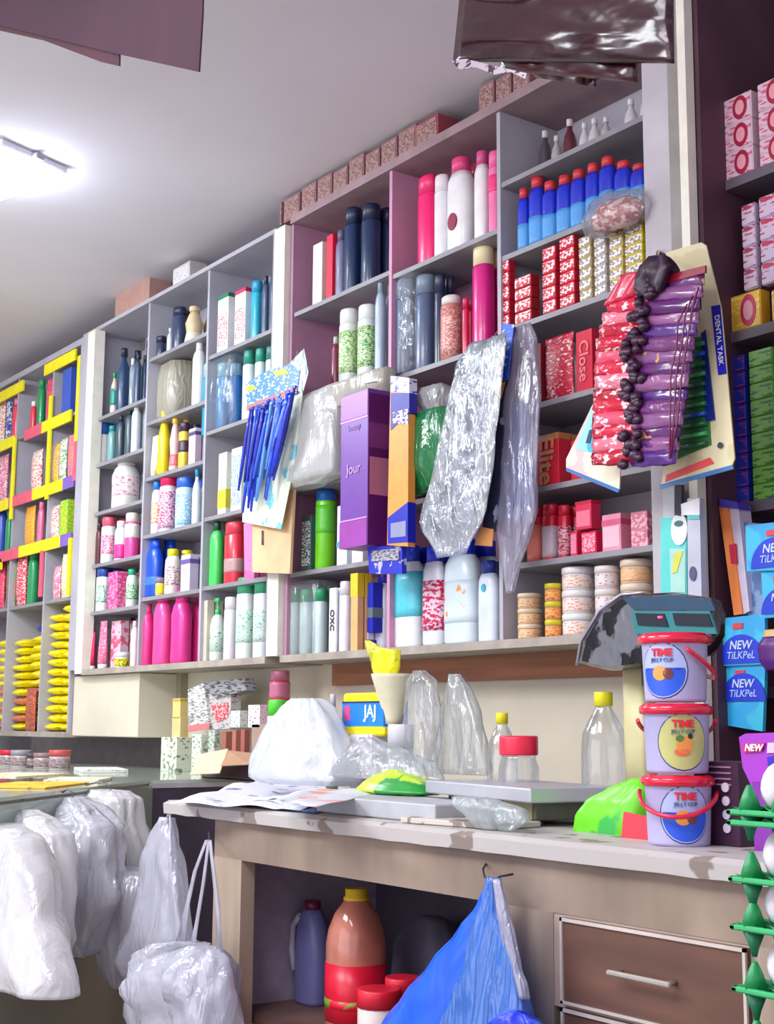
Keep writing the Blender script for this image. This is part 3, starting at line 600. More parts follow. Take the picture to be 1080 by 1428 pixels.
# ---- top of the units: small brown boxes up against the ceiling
zt = TOP+.036
for i, (xl, xr) in enumerate([(372, 395), (396, 420), (421, 443), (443, 465), (465, 487), (487, 510), (510, 532), (532, 556), (556, 583), (580, 614), (668, 692), (692, 716), (716, 742)]):
    X0 = Xof(xl, 2.91, zt+.05); X1 = Xof(xr, 2.91, zt+.05)-.012; X0 = max(X0, -4.86)
    t = thing('brown_packet_box', 'small brown printed box under the ceiling, %s' % ((['leftmost', 'second', 'third', 'fourth', 'fifth', 'sixth', 'seventh', 'eighth', 'ninth', 'last, reddish'][i]+' of the row of ten') if i < 10 else ['left', 'middle', 'right'][i-10]+' of three beside the maroon packets'), 'box', ((X0+X1)/2, 2.96, zt), 0, 'brown boxes on top of the shelving')
    carton(t, X1-X0, .1, .105+random.uniform(-.01, .008), body=(150, 110, 112) if i != 9 else (160, 70, 86), face=(176, 140, 134), ink=(120, 84, 84))
row('on top of the grey shelving under the ceiling', TOP+.022, [('carton', 241, 288, 372, 'small white box with blue marks', dict(body=(206, 200, 200), face=(226, 222, 220), ink=(90, 80, 110), k=.5, thr=.62)), ('carton', 160, 238, 400, 'long flat brown cardboard box', dict(body=(186, 146, 134), k=.3))], Yf=2.93)
# ================================================================== YELLOW UNIT STOCK
pc = [(236, 60, 90), (240, 200, 40), (40, 150, 90), (230, 120, 160), (240, 236, 220), (60, 90, 190), (244, 160, 60), (120, 210, 60)]
cn = ['red', 'yellow', 'green', 'pink', 'cream', 'blue', 'orange', 'lime green']
def yrow(wh, Z, L):
    row(wh, Z, [(k, a, b, y, '%s %s' % (cn[c], {'packet': 'packet', 'bottle': 'bottle', 'carton': 'box', 'tub': 'jar'}[k]), dict(body=pc[c], **({'ink': pc[c2]} if k in ('packet', 'carton') else {'cap': pc[c2]}), **({'sty': 'flip'} if k == 'bottle' else {}))) for k, a, b, y, c, c2 in L])
yrow('top shelf, yellow-taped unit', B0[3], [('packet', -6, 8, 560, 4, 0), ('carton', 8, 16, 560, 5, 4), ('bottle', 17, 28, 556, 0, 3), ('bottle', 42, 51, 560, 0, 4), ('bottle', 51, 63, 530, 2, 2), ('packet', 64, 76, 528, 0, 3), ('carton', 86, 109, 515, 5, 5)])
yrow('second shelf, yellow-taped unit', B0[2], [('packet', -8, 12, 635, 3, 4), ('packet', 43, 60, 628, 4, 0), ('packet', 68, 84, 620, 1, 3), ('packet', 82, 94, 612, 4, 2), ('packet', 94, 104, 606, 3, 6)])
yrow('third shelf, yellow-taped unit', B0[1], [('bottle', -6, 8, 700, 5, 2), ('bottle', 7, 18, 712, 2, 2), ('packet', 34, 50, 706, 6, 1), ('bottle', 52, 62, 700, 3, 3), ('packet', 71, 84, 705, 4, 0), ('carton', 83, 104, 698, 7, 1)])
yrow('fourth shelf, yellow-taped unit', B0[0], [('packet', -8, 8, 775, 0, 3), ('packet', 8, 24, 770, 2, 0), ('packet', 22, 38, 772, 0, 4), ('bottle', 38, 54, 768, 2, 2), ('packet', 74, 86, 790, 3, 4), ('packet', 85, 100, 772, 4, 1)])
# pile of yellow packets on its lowest board
cols = [(-8.02, .24, 11), (-7.745, .23, 11), (-7.48, .24, 11), (-7.225, .18, 13), (-7.03, .18, 14)]
for ci, (X, Wd, n) in enumerate(cols):
    z = YBOT
    for i in range(n):
        hh = .0485+random.uniform(-.003, .003)
        br = (ci < 3 and i < 5 and (ci+i) % 2 == 0)
        c = (206, 110, 90) if br else (247, 232, 24)
        t = thing('snack_packet', '%s snack packet lying in pile, %s column from left, %s' % ('orange brown' if br else 'bright yellow', ['first', 'second', 'third', 'fourth', 'fifth'][ci], ['bottom', 'second up', 'third up', 'fourth up', 'fifth up', 'sixth up', 'seventh up', 'eighth up', 'ninth up', 'tenth up', 'eleventh up', 'twelfth up', 'thirteenth up', 'fourteenth up', 'fifteenth up'][i]), 'packet', (X+random.uniform(-.006, .006), 3.02+random.uniform(-.01, .01), z), random.uniform(-.1, .1) if ci < 3 else random.uniform(-.03, .03), 'snack packets piled on the lowest yellow-taped shelf')
        lying(t, Wd, .2, hh, c, ink=(226, 170, 20) if not br else (236, 200, 90), seed=ci*20+i, thr=.62); z += hh+.0005
t = thing('snack_packet', 'dark red brown packet standing in front of the yellow pile', 'packet', (Xof(40, 2.88, 1.4), 2.895, Zof(960, Xof(40, 2.88, 1.4), 2.88)))
packet(t, .14, .03, .24, (160, 70, 60), (220, 120, 60), 4)
t.location.z = YBOT
tag(MB().loft([(.02, .02, 0), (.07, .05, .004), (.09, .06, .02), (.05, .04, .035), (.02, .02, .04)], 18).obj('bowl', mat((50, 50, 160), .4)), 'small dark blue bowl-shaped packet on top of the yellow pile', 'bowl').location = (-7.50, 3.0, YBOT+.56)
# ================================================================== DARK CABINET STOCK (right edge)
def stack_boxes(specs, Z, Yf, name, cat):
    for xl, xr, yt, n, c, face, ink, lab, d, emb in specs:
        X, Y, W, D, H = fit(xl, xr, yt, Z, Yf, d, True); h = H/n
        for i in range(n):
            t = thing(name, lab + (', ' + ['bottom', 'second up', 'third up', 'fourth up', 'fifth up', 'sixth up', 'seventh up', 'eighth up', 'ninth up', 'top'][i] if n > 1 else ''), cat, (X, Y, Z+i*h), 0, lab if n > 1 else None)
            MB().box(-W/2, W/2, -D/2, D/2, 0, h-.0008, .003).obj('carton_body', mat(c, .45), t)
            if face: MB().box(-W*.47, W*.47, -D/2-.0015, -D/2+.001, h*.06, h*.94).obj('front_label', mat(face, .4, kind='print', ink=ink, scale=44, thr=.55, st=(.6, 1, 2.2)), t)
            if emb:
                for q, cc, nm in ((1, emb, 'emblem'), (.62, (236, 160, 176), 'emblem_centre')):
                    MB().loops([[(W*.1+W*.26*q*math.cos(k*math.pi/10), y-(1-q)*.001, h*.5+h*.43*q*math.sin(k*math.pi/10)) for k in range(20)] for y in (-D/2-.0016, -D/2-.0030)], False).obj(nm, mat(cc, .4), t)
stack_boxes([(1011, 1062, 135, 3, (226, 196, 210), (222, 190, 206), (206, 100, 130), 'pink white carton with crimson oval, left column of top shelf', .35, (166, 20, 60)),
             (1058, 1110, 112, 3, (220, 186, 202), (222, 190, 206), (206, 100, 130), 'pink white carton with crimson oval, right column at frame edge', .35, (166, 20, 60))], dk[0], 3.01, 'soap_carton', 'carton')
stack_boxes([(1019, 1075, 410, 1, (230, 178, 40), (238, 190, 60), (250, 220, 120), 'golden yellow carton with crimson seal on dark cabinet shelf', .4, (200, 20, 80)), (1076, 1110, 402, 1, (226, 170, 50), (226, 170, 50), (240, 200, 100), 'second golden carton cut by the frame edge', .4, None)], dk[1], 3.01, 'gold_carton', 'carton')
zz = Zof(412, Xof(1046, 3.06, 2.5), 3.06)
stack_boxes([(1037, 1062, 285, 4, (206, 190, 216), (216, 196, 216), (170, 60, 90), 'lilac white carton above gold carton, left column', .4, None), (1061, 1100, 272, 4, (200, 180, 210), (210, 190, 214), (190, 40, 80), 'lilac white carton above gold carton, right column', .4, None)], zz, 3.02, 'lilac_carton', 'carton')
stack_boxes([(1021, 1052, 497, 9, (34, 60, 196), (40, 60, 190), (210, 60, 90), 'blue soap bar carton with red stripe, dark cabinet', .5, None), (1050, 1096, 488, 9, (104, 176, 60), (120, 186, 70), (40, 110, 70), 'green soap bar carton, dark cabinet', .5, None)], dk[2], 3.01, 'soap_box', 'box')
# ===== PART2
# ================================================================== GENERIC: soft things from their silhouette at one distance
def soft(name, rows, Y, kd, m, parent=None, n=28, ex=2.3, na=.01, nf=6, seed=0, origin=None, minb=.002, yy=None, cap=True):
    """rows: (py, pxl, pxr) seen at distance plane Y -> a closed body with real depth kd*width"""
    R = []
    for i, (py, xl, xr) in enumerate(rows):
        p = at((xl+xr)/2, py, Y); a = Xof(xl, Y, p.z); b = Xof(xr, Y, p.z)
        R.append([(b-a)/2, max(minb, (b-a)/2*kd), p.z, (a+b)/2, Y+(yy[i] if yy else 0)])
    O = Vector(origin) if origin else Vector((R[-1][3], Y, R[-1][2]))
    # densify
    S = []
    for i in range(len(R)-1):
        for k in range(4):
            f = k/4; f2 = f*f*(3-2*f)*.5+f*.5
            S.append([u+(v-u)*f2 if q != 2 else u+(v-u)*f for q, (u, v) in enumerate(zip(R[i], R[i+1]))])
    S.append(R[-1])
    S = [(a, b, z-O.z, cx-O.x, cy-O.y) for a, b, z, cx, cy in S][::-1]
    o = MB().loft(S, n, ex, na, nf, seed, cap=cap).obj(name, m, parent)
    if parent is None: o.location = O
    return o, O
def card(name, pts, Y, th, m, parent=None, origin=None):
    P = [at(x, y, Y) for x, y in pts]; O = Vector(origin) if origin else P[0].copy()
    o = MB().prism([p-O for p in P], th).obj(name, m, parent)
    if parent is None: o.location = O
    return o, O
# ================================================================== MAIN COUNTER
CT = 1.09
wood = mat((150, 132, 116), .6, var=.16, scale=7, st=(1, 1, .35), bump=.08)
wood2 = mat((166, 148, 130), .6, var=.14, scale=5, st=(3, 1, .4), bump=.08)
darkw = mat((104, 72, 58), .5, var=.16, scale=5, st=(.6, 1, 3))
alu = mat((214, 204, 194), .35, .3)
xo0, xo1 = Xof(337, 1.8, .96), Xof(703, 1.8, .9)
xd0, xd1 = -1.937, -1.505
c = thing('shop_counter', 'weathered wooden shop counter with open bay and brown drawers', 'counter', (-1.8, 2.05, 0))
def CP(nm, x0, x1, y0, y1, z0, z1, m, par=None, b=0.): return MB().box(x0+1.8, x1+1.8, y0-2.05, y1-2.05, z0, z1, b).obj(nm, m, par or c)
top = MB()
for i in range(1):
    L = []
    n = 60
    for k in range(n+1):
        x = -3.53+4.0*k/n; q = .004*noise.noise(Vector((x*9, 0, 0))); s = .003*noise.noise(Vector((x*14, 5, 0)))
        L.append([(x+1.8, -.275+q, CT-.035+s), (x+1.8, .30, CT-.03), (x+1.8, .30, CT), (x+1.8, -.26, CT), (x+1.8, -.278+q, CT-.008)])
    top.loops(L, False)
top.obj('countertop', mat((186, 182, 178), .5, kind='print', ink=(136, 124, 116), scale=12, thr=.6, bump=.15), c)
ti = .02
CP('apron', -3.28, .45, 1.80, 1.82, .957, CT-.035, wood)
CP('post', -3.28, xo0, 1.80, 1.84, .0, .957, wood2)
CP('post', xo1, xd0-.03, 1.80, 1.84, .0, .957, wood2); CP('post', xd1+.02, -1.2, 1.80, 1.84, 0, .957, wood2); CP('panel', -1.2, .45, 1.80, 1.82, 0, .957, wood2)
CP('side_panel', -3.28, -3.26, 1.84, 2.33, 0, CT-.035, mat((170, 158, 176), .6, var=.12)); CP('divider_panel', xo1, xo1+.018, 1.84, 2.33, 0, CT-.035, mat((74, 62, 66), .6))
CP('back_panel', -3.26, .45, 2.31, 2.33, 0, CT-.035, mat((84, 78, 96), .6))
CP('drawer_frame', xd0-.03, xd1+.02, 1.802, 1.81, .79, .957, mat((176, 158, 146), .5))
def drawer(z0, z1, h=True):
    d = CP('drawer', xd0, xd1, 1.792, 2.2, z0, z1, darkw, b=.002)
    for x0, x1, a, b in ((xd0, xd1, z1-.006, z1), (xd0, xd1, z0, z0+.005), (xd0, xd0+.006, z0, z1), (xd1-.006, xd1, z0, z1)):
        CP('edge_strip', x0, x1, 1.788, 1.793, a, b, alu, d)
    if h:
        p1 = at(856, 1357, 1.77); p2 = at(930, 1369, 1.77)
        hb = MB().tube([(p1.x+1.8, 1.795-2.05, p1.z), (p1.x+1.8, 1.768-2.05, p1.z), (p2.x+1.8, 1.768-2.05, p1.z), (p2.x+1.8, 1.795-2.05, p1.z)], .005)
        hb.box(p1.x+1.8-.012, p2.x+1.8+.012, 1.762-2.05, 1.772-2.05, p1.z-.005, p1.z+.005, .003).obj('handle', mat((230, 224, 216), .2, .8), d)
drawer(.800, .952); drawer(.63, .792, False)
SH = Zof(1240, Xof(505, 1.98, .8), 1.98)-.33
CP('inner_shelf', -3.26, xo1, 1.85, 2.31, SH-.02, SH, mat((120, 92, 84), .6, var=.1))
# ================================================================== LEFT COUNTER (runs to the wall, front turned towards us)
LZ = 1.085
lc = thing('display_counter', 'grey green glass-fronted counter behind the white carrier bags', 'counter', (-5.2, 2.0, 0))
pts = [(-4.92, 2.9), (-4.92, 2.41), (-3.70, 1.20), (-4.6, .9), (-8.9, 1.9), (-8.9, 3.14), (-6.14, 3.14), (-6.14, 3.10), (-4.92, 3.10)]
pts = pts[:6]+[(-4.92, 3.14)]
def poly(z0, z1, ins, m, nm):
    P = [(x+5.2, y-2.0) for x, y in pts]; cx = sum(p[0] for p in P)/len(P); cy_ = sum(p[1] for p in P)/len(P)
    P = [(cx+(x-cx)*(1-ins), cy_+(y-cy_)*(1-ins)) for x, y in P]
    MB().loops([[(x, y, z0) for x, y in P], [(x, y, z1) for x, y in P]], False).obj(nm, m, lc)
poly(LZ-.012, LZ, 0, mat((176, 188, 176), .15, var=.05, coat=.5), 'glass_top')
poly(.05, LZ-.013, .004, mat((150, 142, 130), .5, var=.1, scale=3), 'counter_body')
MB().box(.281, .287, .42, .9, .1, LZ-.02).obj('side_panel', mat((64, 50, 78), .35, var=.15, scale=6), lc)
def bar(x, y, z0, z1, w=.014, m=None): MB().box(x+5.2-w, x+5.2+w, y-2-w, y-2+w, z0, z1).obj('frame_post', m or mat((176, 176, 190), .3, .5), lc)
bar(-4.93, 2.40, .02, LZ-.012, .017)
MB().box(.279, .295, .40, 1.1, LZ-.03, LZ-.012).obj('frame_rail', mat((190, 184, 200), .3, .5), lc)
# glass front band (greenish) and rail along the turned front
def along(t, off=0.): # t in m from far corner towards us
    dx, dy = .71, -.704; return (-4.92+dx*t+off*-.704, 2.41+dy*t-off*.71)
a0, a1 = along(0), along(1.70)
def quadprism(p0, p1, off0, off1, z0, z1):
    nx, ny = .704, .71
    P = [(p0[0]+nx*off0, p0[1]+ny*off0), (p1[0]+nx*off0, p1[1]+ny*off0), (p1[0]+nx*off1, p1[1]+ny*off1), (p0[0]+nx*off1, p0[1]+ny*off1)]
    return MB().loops([[(x+5.2, y-2, z0) for x, y in P], [(x+5.2, y-2, z1) for x, y in P]], False)
quadprism(a0, a1, .002, .012, LZ-.30, LZ-.02).obj('glass_front', mat((150, 166, 156), .08, coat=.6, var=.08, scale=3), lc)
# ================================================================== THINGS ON THE LEFT COUNTER
cb = mat((206, 170, 134), .7, var=.08)
row('left counter under the cream wall', LZ, [
 ('carton', 224, 268, 1028, 'white carton with green scribbled print', dict(body=(222, 226, 206), ink=(120, 140, 110), thr=.57, iscale=35, k=.5, yf=2.93)),
 ('carton', 267, 290, 1024, 'narrow white carton with green print', dict(body=(216, 222, 206), ink=(130, 150, 120), thr=.57, k=.4, yf=2.92)),
 ('carton', 290, 308, 1018, 'pale grey carton', dict(body=(196, 206, 190), ink=(140, 150, 140), k=.6, yf=2.93)),
 ('carton', 308, 324, 1020, 'brown carton', dict(body=(166, 100, 84), k=.8, yf=2.93)), ('carton', 323, 336, 1018, 'brown carton', dict(body=(176, 110, 94), k=.8, yf=2.93)), ('carton', 335, 348, 1017, 'brown carton', dict(body=(166, 96, 84), k=.8, yf=2.93)),
 ('carton', 350, 388, 1010, 'taupe cardboard carton', dict(body=(176, 146, 134), k=.4, yf=2.93))])
zl1 = Zof(1029, Xof(246, 2.97, 1.2), 2.97)
row('on the green-print carton, left counter', zl1+.002, [('carton', 240, 263, 1000, 'tan box', dict(body=(226, 202, 140), k=.5, yf=2.95))])
zl2 = Zof(1002, Xof(252, 2.97, 1.2), 2.97)
row('on the lower tan box, left counter', zl2+.001, [('carton', 241, 262, 974, 'upper yellow tan box', dict(body=(232, 206, 130), band=(196, 170, 60), bz=(.85, .95), k=.5, yf=2.95))])
zl3 = Zof(1018, Xof(300, 2.97, 1.2), 2.97)+.012
npm = mat((222, 220, 214), .7, kind='print', ink=(110, 106, 110), scale=90, thr=.6, st=(1, 1, 2.4))
def bundle(nm, lab, cat, rows_, Y, m, **k):
    o, O = soft(nm, rows_, Y, k.pop('kd', .5), m, **k); return tag(o, lab, cat)
t = thing('newspaper_bundle', 'folded newspapers with a red picture on the printed cartons, left counter', 'newspaper', at(300, 1017, 2.96)); O = t.location
npm = mat((214, 212, 208), .7, kind='print', ink=(120, 118, 122), scale=60, thr=.55, st=(.5, 1, 3))
card('folded_paper', [(262, 962), (284, 952), (292, 1012), (264, 1020)], 2.95, .03, npm, t, O); card('folded_paper', [(282, 956), (296, 950), (340, 946), (344, 962), (300, 974)], 2.955, .05, mat((150, 150, 152), .7, kind='print', ink=(70, 70, 76), scale=40, thr=.55, st=(.5, 1, 3)), t, O)
card('folded_paper', [(288, 968), (322, 966), (322, 1016), (292, 1018)], 2.965, .05, mat((196, 190, 190), .7, kind='print', ink=(120, 110, 112), scale=40, thr=.57), t, O)
card('red_picture', [(294, 984), (318, 980), (318, 1000), (302, 1008)], 2.962, .003, mat((206, 70, 90), .6, kind='print', ink=(226, 190, 180), scale=26), t, O); card('red_strip', [(262, 1012), (292, 1008), (292, 1016), (262, 1021)], 2.947, .003, mat((216, 120, 124), .6), t, O)
row('on the brown cartons, left counter', zl3, [('carton', 322, 346, 991, 'white squarish printed carton', dict(body=(226, 230, 226), ink=(150, 160, 160), thr=.6, k=.5, yf=2.93)), ('carton', 346, 374, 983, 'white carton with violet print', dict(body=(222, 220, 228), ink=(140, 110, 160), thr=.6, k=.4, yf=2.93))])
zt = Zof(1004, Xof(378, 3.0, 1.25), 3.0)
row('on the taupe carton, left counter', Zof(1012, Xof(370, 2.97, 1.2), 2.97)+.003, [('bottle', 376, 404, 935, 'red tub with clear pink upper half', dict(sty='wide', body=(216, 24, 60), cap=(176, 100, 126), label=(196, 110, 140), lz=(.48, .78), yf=2.93, k=1, name='storage_tub', cat='tub'))])
row('left counter beside the white bag', LZ, [('bottle', 372, 400, 976, 'white jar with lime green lid', dict(sty='wide', body=(226, 228, 216), cap=(90, 220, 60), k=1, yf=2.8, name='lidded_jar', cat='jar'))])
# open cardboard box with a pale flap
pX0, pX1 = Xof(285, 2.72, 1.1), Xof(360, 2.72, 1.1)
bx = thing('cardboard_box', 'open brown cardboard box with a pale flap folded out, left counter', 'box', ((pX0+pX1)/2, 2.8, LZ)); hw = (pX1-pX0)/2
for x0, x1, y0, y1 in ((-hw, hw, -.09, -.086), (-hw, hw, .086, .09), (-hw, -hw+.004, -.09, .09), (hw-.004, hw, -.09, .09)): MB().box(x0, x1, y0, y1, 0, .07).obj('box_side', mat((90, 70, 76), .7), bx)
MB().box(-hw, hw, -.09, .09, 0, .004).obj('box_bottom', cb, bx)
f0 = [at(278, 1052, 2.66), at(318, 1044, 2.68), at(306, 1078, 2.60), at(265, 1080, 2.60)]
O = bx.location; pts3 = [p-O for p in f0]
MB().add([tuple(p) for p in pts3]+[tuple(p+Vector((0, .003, -.003))) for p in pts3], [(0, 1, 2, 3), (7, 6, 5, 4), (0, 4, 5, 1), (1, 5, 6, 2), (2, 6, 7, 3), (3, 7, 4, 0)]).obj('flap', mat((246, 214, 168), .7), bx)
f0 = [at(318, 1046, 2.68), at(352, 1050, 2.70), at(348, 1066, 2.62), at(308, 1068, 2.62)]; pts3 = [p-O for p in f0]
MB().add([tuple(p) for p in pts3]+[tuple(p+Vector((0, .003, -.003))) for p in pts3], [(0, 1, 2, 3), (7, 6, 5, 4), (0, 4, 5, 1), (1, 5, 6, 2), (2, 6, 7, 3), (3, 7, 4, 0)]).obj('flap', mat((180, 140, 110), .7), bx)
# jars and papers on the far left part of the counter
for i, (px, lab, cc) in enumerate(((14, 'clear jar with red lid under yellow-taped shelves, at frame edge', RED), (45, 'dark wrapped jar under the yellow-taped shelves', (90, 70, 80)), (84, 'clear jar with pale red lid under yellow-taped shelves', (200, 80, 80)), (62, 'brownish jar between dark and red-lidded jars', (150, 120, 120)), (30, 'grey jar right of the red-lidded one', (150, 150, 160)))):
    Yj = 2.55+.05*(i % 2); X = Xof(px, Yj, 1.2)
    t = thing('glass_jar', lab, 'jar', (X, Yj, LZ), 0); bottle(t, .1, .1, Zof(1046+i % 2*4, X, Yj)-LZ, 'jar', (190, 180, 182) if i != 1 else (80, 70, 80), cc, (170, 150, 150), (.1, .6), (110, 90, 96), None, 2., 0, 'lid')
for i, (p, lab, cc, sz, r) in enumerate((((45, 1096), 'yellow magazine lying on the left counter edge', (236, 190, 50), (.42, .26), .75), ((20, 1088), 'cream paper sheet on the left counter', (226, 214, 180), (.4, .25), .9), ((110, 1090), 'pale printed leaflet on the left counter', (226, 220, 190), (.3, .2), .6), ((140, 1076), 'white paper sheaf farther back on left counter', (226, 230, 220), (.36, .2), .3))):
    q = atz(p[0], p[1], LZ); t = MB().box(-sz[0]/2, sz[0]/2, -sz[1]/2, sz[1]/2, 0, .006+.003*i, .001).obj('paper_stack', mat(cc, .7, kind='print', ink=tuple(int(v*.75) for v in cc), scale=20, thr=.6)); t.location = (q.x, q.y, LZ+.0005+.013*(i == 1)); t.rotation_euler[2] = -r
    tag(t, lab, 'paper')
# ================================================================== HANGING IN FRONT OF THE SHELVES
# blue razor card
rz = thing('razor_card', 'hanging card crowded with blue disposable razors, clear top corner', 'card pack', at(400, 500, 2.78))
O = rz.location
card('backing_card', [(350, 540), (425, 522), (410, 650), (392, 738), (338, 728), (342, 640)], 2.785, .003, mat((226, 232, 206), .5, kind='print', ink=(120, 200, 220), scale=12, thr=.6), rz, O)
card('header', [(343, 535), (372, 517), (405, 508), (418, 516), (414, 548), (380, 562), (345, 572)], 2.775, .004, mat((60, 130, 226), .3, kind='print', ink=(226, 240, 246), scale=30, thr=.57), rz, O)
card('orange_stripe', [(344, 566), (380, 552), (414, 538), (414, 545), (380, 560), (344, 573)], 2.773, .002, mat((236, 110, 90), .4), rz, O)
card('yellow_mark', [(380, 518), (398, 514), (403, 521), (385, 524)], 2.773, .002, mat(YEL, .4), rz, O); card('yellow_mark', [(342, 541), (352, 536), (358, 542), (345, 546)], 2.773, .002, mat(YEL, .4), rz, O)
o, _ = card('clear_corner', [(398, 512), (424, 486), (430, 520), (422, 548), (414, 545)], 2.778, .002, film((200, 230, 230), .5), rz, O)
MB().tube([tuple(at(414, 495, 2.78)-O), tuple(at(416, 488, 2.80)-O), tuple(at(417, 484, 2.87)-O)], .002).obj('hook', mat((160, 160, 160), .3, .8), rz)
rnd = random.Random(4)
for i in range(38):
    u = i/37; x0 = 352+u*58+rnd.uniform(-3, 3); y0 = 572-u*30+rnd.uniform(-5, 12); Ln = 108+rnd.uniform(-14, 40)*(1 if u < .7 else .4); x1 = x0-14-10*u+rnd.uniform(-5, 3); y1 = y0+Ln
    Y = 2.755-rnd.random()*.03
    a = at(x0, y0, Y)-O; b = at(x1, y1, Y)-O; mid = a.lerp(b, .5)+Vector((rnd.uniform(-.006, .006), 0, 0))
    cc = [(20, 40, 190), (30, 70, 220), (16, 30, 150), (60, 110, 236), (96, 160, 240)][i % 5]
    r = MB().tube([tuple(a), tuple(a.lerp(mid, .5)), tuple(mid), tuple(mid.lerp(b, .5)), tuple(b)], [.005, .008, .009, .008, .005], 6)
    r.box(a.x-.012, a.x+.012, a.y-.006, a.y+.002, a.z-.012, a.z, .002).obj('razor', mat(cc, .3, coat=.3), rz)
# sachet card and beige booklet behind
nb = thing('notebook', 'beige paper pouch hanging behind the razor card', 'pouch', at(372, 690, 2.82)); O = nb.location
card('cover', [(352, 690), (410, 678), (404, 800), (352, 798)], 2.82, .012, mat((232, 190, 146), .6, var=.1, scale=6), nb, O)
card('pink_edge', [(340, 730), (352, 728), (354, 797), (341, 795)], 2.822, .006, mat((236, 130, 180), .5, kind='print', ink=(60, 40, 60), scale=20, thr=.68), nb, O)
MB().tube([tuple(at(366, 740, 2.815)-O), tuple(at(366, 760, 2.815)-O)], .004).obj('clip', mat((120, 100, 120), .4), nb)
# white plastic bag hung under the mauve shelf
o, _ = soft('plastic_bag', [(535, 460, 476), (545, 430, 478), (560, 408, 478), (600, 404, 477), (640, 402, 477), (668, 400, 475), (680, 408, 450)], 2.845, .3, film((232, 232, 228), .12, .2, .4, 14), na=.014, nf=5, seed=2, ex=3)
tag(o, 'milky white plastic bag hanging left of the purple carton', 'bag')
o, _ = soft('plastic_bag', [(520, 500, 545), (528, 470, 546), (545, 470, 546), (560, 478, 540)], 2.86, .3, film((220, 216, 200), .12, .2, .4, 14), na=.012, nf=5, seed=5, ex=3)
tag(o, 'folded cream plastic bag peeking above the purple carton', 'bag')
# purple carton
Yp = 2.72; a = at(474, 760, Yp); b = at(512, 760, Yp); zt = at(492, 548, Yp).z; zb = at(492, 763, Yp).z
wX = b.x-a.x; dpt = .02
for _ in range(30):
    if Xof(544, Yp+dpt, zb) > b.x+.0005 and dpt < .2: dpt += .004
    if Xof(544, Yp+dpt, zb) <= b.x: break
t = thing('long_carton', 'tall purple carton with pale lettering hanging at the pink bay', 'carton', ((a.x+b.x)/2, Yp+dpt/2, zb)); h = zt-zb
MB().box(-wX/2, wX/2, -dpt/2, dpt/2, 0, h, .002).obj('carton_body', mat((116, 66, 166), .35, var=.04), t)
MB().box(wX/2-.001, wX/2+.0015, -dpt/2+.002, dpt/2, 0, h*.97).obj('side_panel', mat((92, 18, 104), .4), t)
MB().box(wX/2, wX/2+.0025, -dpt*.42, dpt*.46, h*.32, h*.56).obj('pale_patch', mat((196, 120, 150), .4), t)
MB().box(wX/2, wX/2+.0022, -dpt*.45, dpt*.48, h*.62, h*.78).obj('side_stripe', mat((126, 54, 126), .4), t)
for z0, z1, cc in ((.815, .825, (226, 160, 226)), (.17, .18, (226, 150, 220)), (.0, .165, (160, 70, 170)), (.83, .99, (156, 86, 180))): MB().box(-wX/2-.001, wX/2-.002, -dpt/2-.0015, -dpt/2, h*z0, h*z1).obj('band', mat(cc, .35), t)
text('Jour', .052, mat((206, 170, 226), .4), t, (0, -dpt/2-.002, h*.5), name='lettering'); text('beauty', .03, mat((170, 130, 200), .4), t, (0, -dpt/2-.002, h*.77))
MB().tube([(0, -.004, h), (0, 0, h+.04), (0, .10, h+.07)], .0022).obj('hanger', mat((190, 190, 190), .4), t)
# orange and blue long box
Yp = 2.75; t = thing('long_carton', 'narrow orange and blue carton right of the purple carton', 'carton', at(556, 765, Yp)); O = t.location
card('carton_body', [(545, 528), (570, 530), (569, 762), (540, 760)], Yp, .03, mat((244, 160, 70), .4), t, O)
card('blue_band', [(545, 548), (571, 548), (571, 575), (545, 600)], Yp-.002, .034, mat((30, 30, 160), .4), t, O)
card('white_top', [(545, 524), (571, 527), (571, 548), (545, 546)], Yp-.002, .034, mat((222, 226, 240), .4, kind='print', ink=(60, 70, 180), scale=20, thr=.58), t, O)
card('white_label', [(548, 575), (569, 570), (569, 592), (548, 590)], Yp-.004, .004, mat((220, 210, 226), .4, kind='print', ink=(40, 40, 150), scale=40), t, O)
card('blue_bottom', [(541, 722), (569, 700), (569, 756), (541, 758)], Yp-.002, .034, mat((26, 40, 190), .4), t, O)
card('grey_badge', [(545, 730), (566, 726), (566, 748), (545, 750)], Yp-.004, .004, mat((150, 156, 190), .3), t, O)
t = thing('blade_pack', 'grey and blue printed pack below the purple carton', 'pack', at(535, 770, 2.77)); O = t.location
card('pack_body', [(513, 763), (561, 760), (561, 800), (515, 800)], 2.77, .02, mat((40, 50, 190), .4, kind='print', ink=(190, 190, 226), scale=18, thr=.6), t, O)
card('pack_label', [(518, 768), (556, 765), (556, 781), (518, 783)], 2.766, .003, mat((176, 176, 186), .4, kind='print', ink=(80, 80, 100), scale=50), t, O)
# green bag
o, _ = soft('plastic_bag', [(574, 574, 626), (590, 566, 636), (620, 564, 640), (650, 566, 632), (678, 568, 612), (692, 572, 590)], 2.82, .3, film((30, 150, 84), .12, .15, .7, 12), na=.012, nf=6, seed=8, ex=3)
tag(o, 'green crinkled plastic bag hanging beside the orange carton', 'bag')
o, _ = soft('crumpled_wrapper', [(540, 592, 622), (548, 588, 628), (560, 590, 630), (573, 600, 628)], 2.83, .5, film((216, 218, 216), .3, .15, .9, 14), na=.02, nf=7, seed=9)
tag(o, 'crumpled clear wrapper above the green bag', 'wrapper')
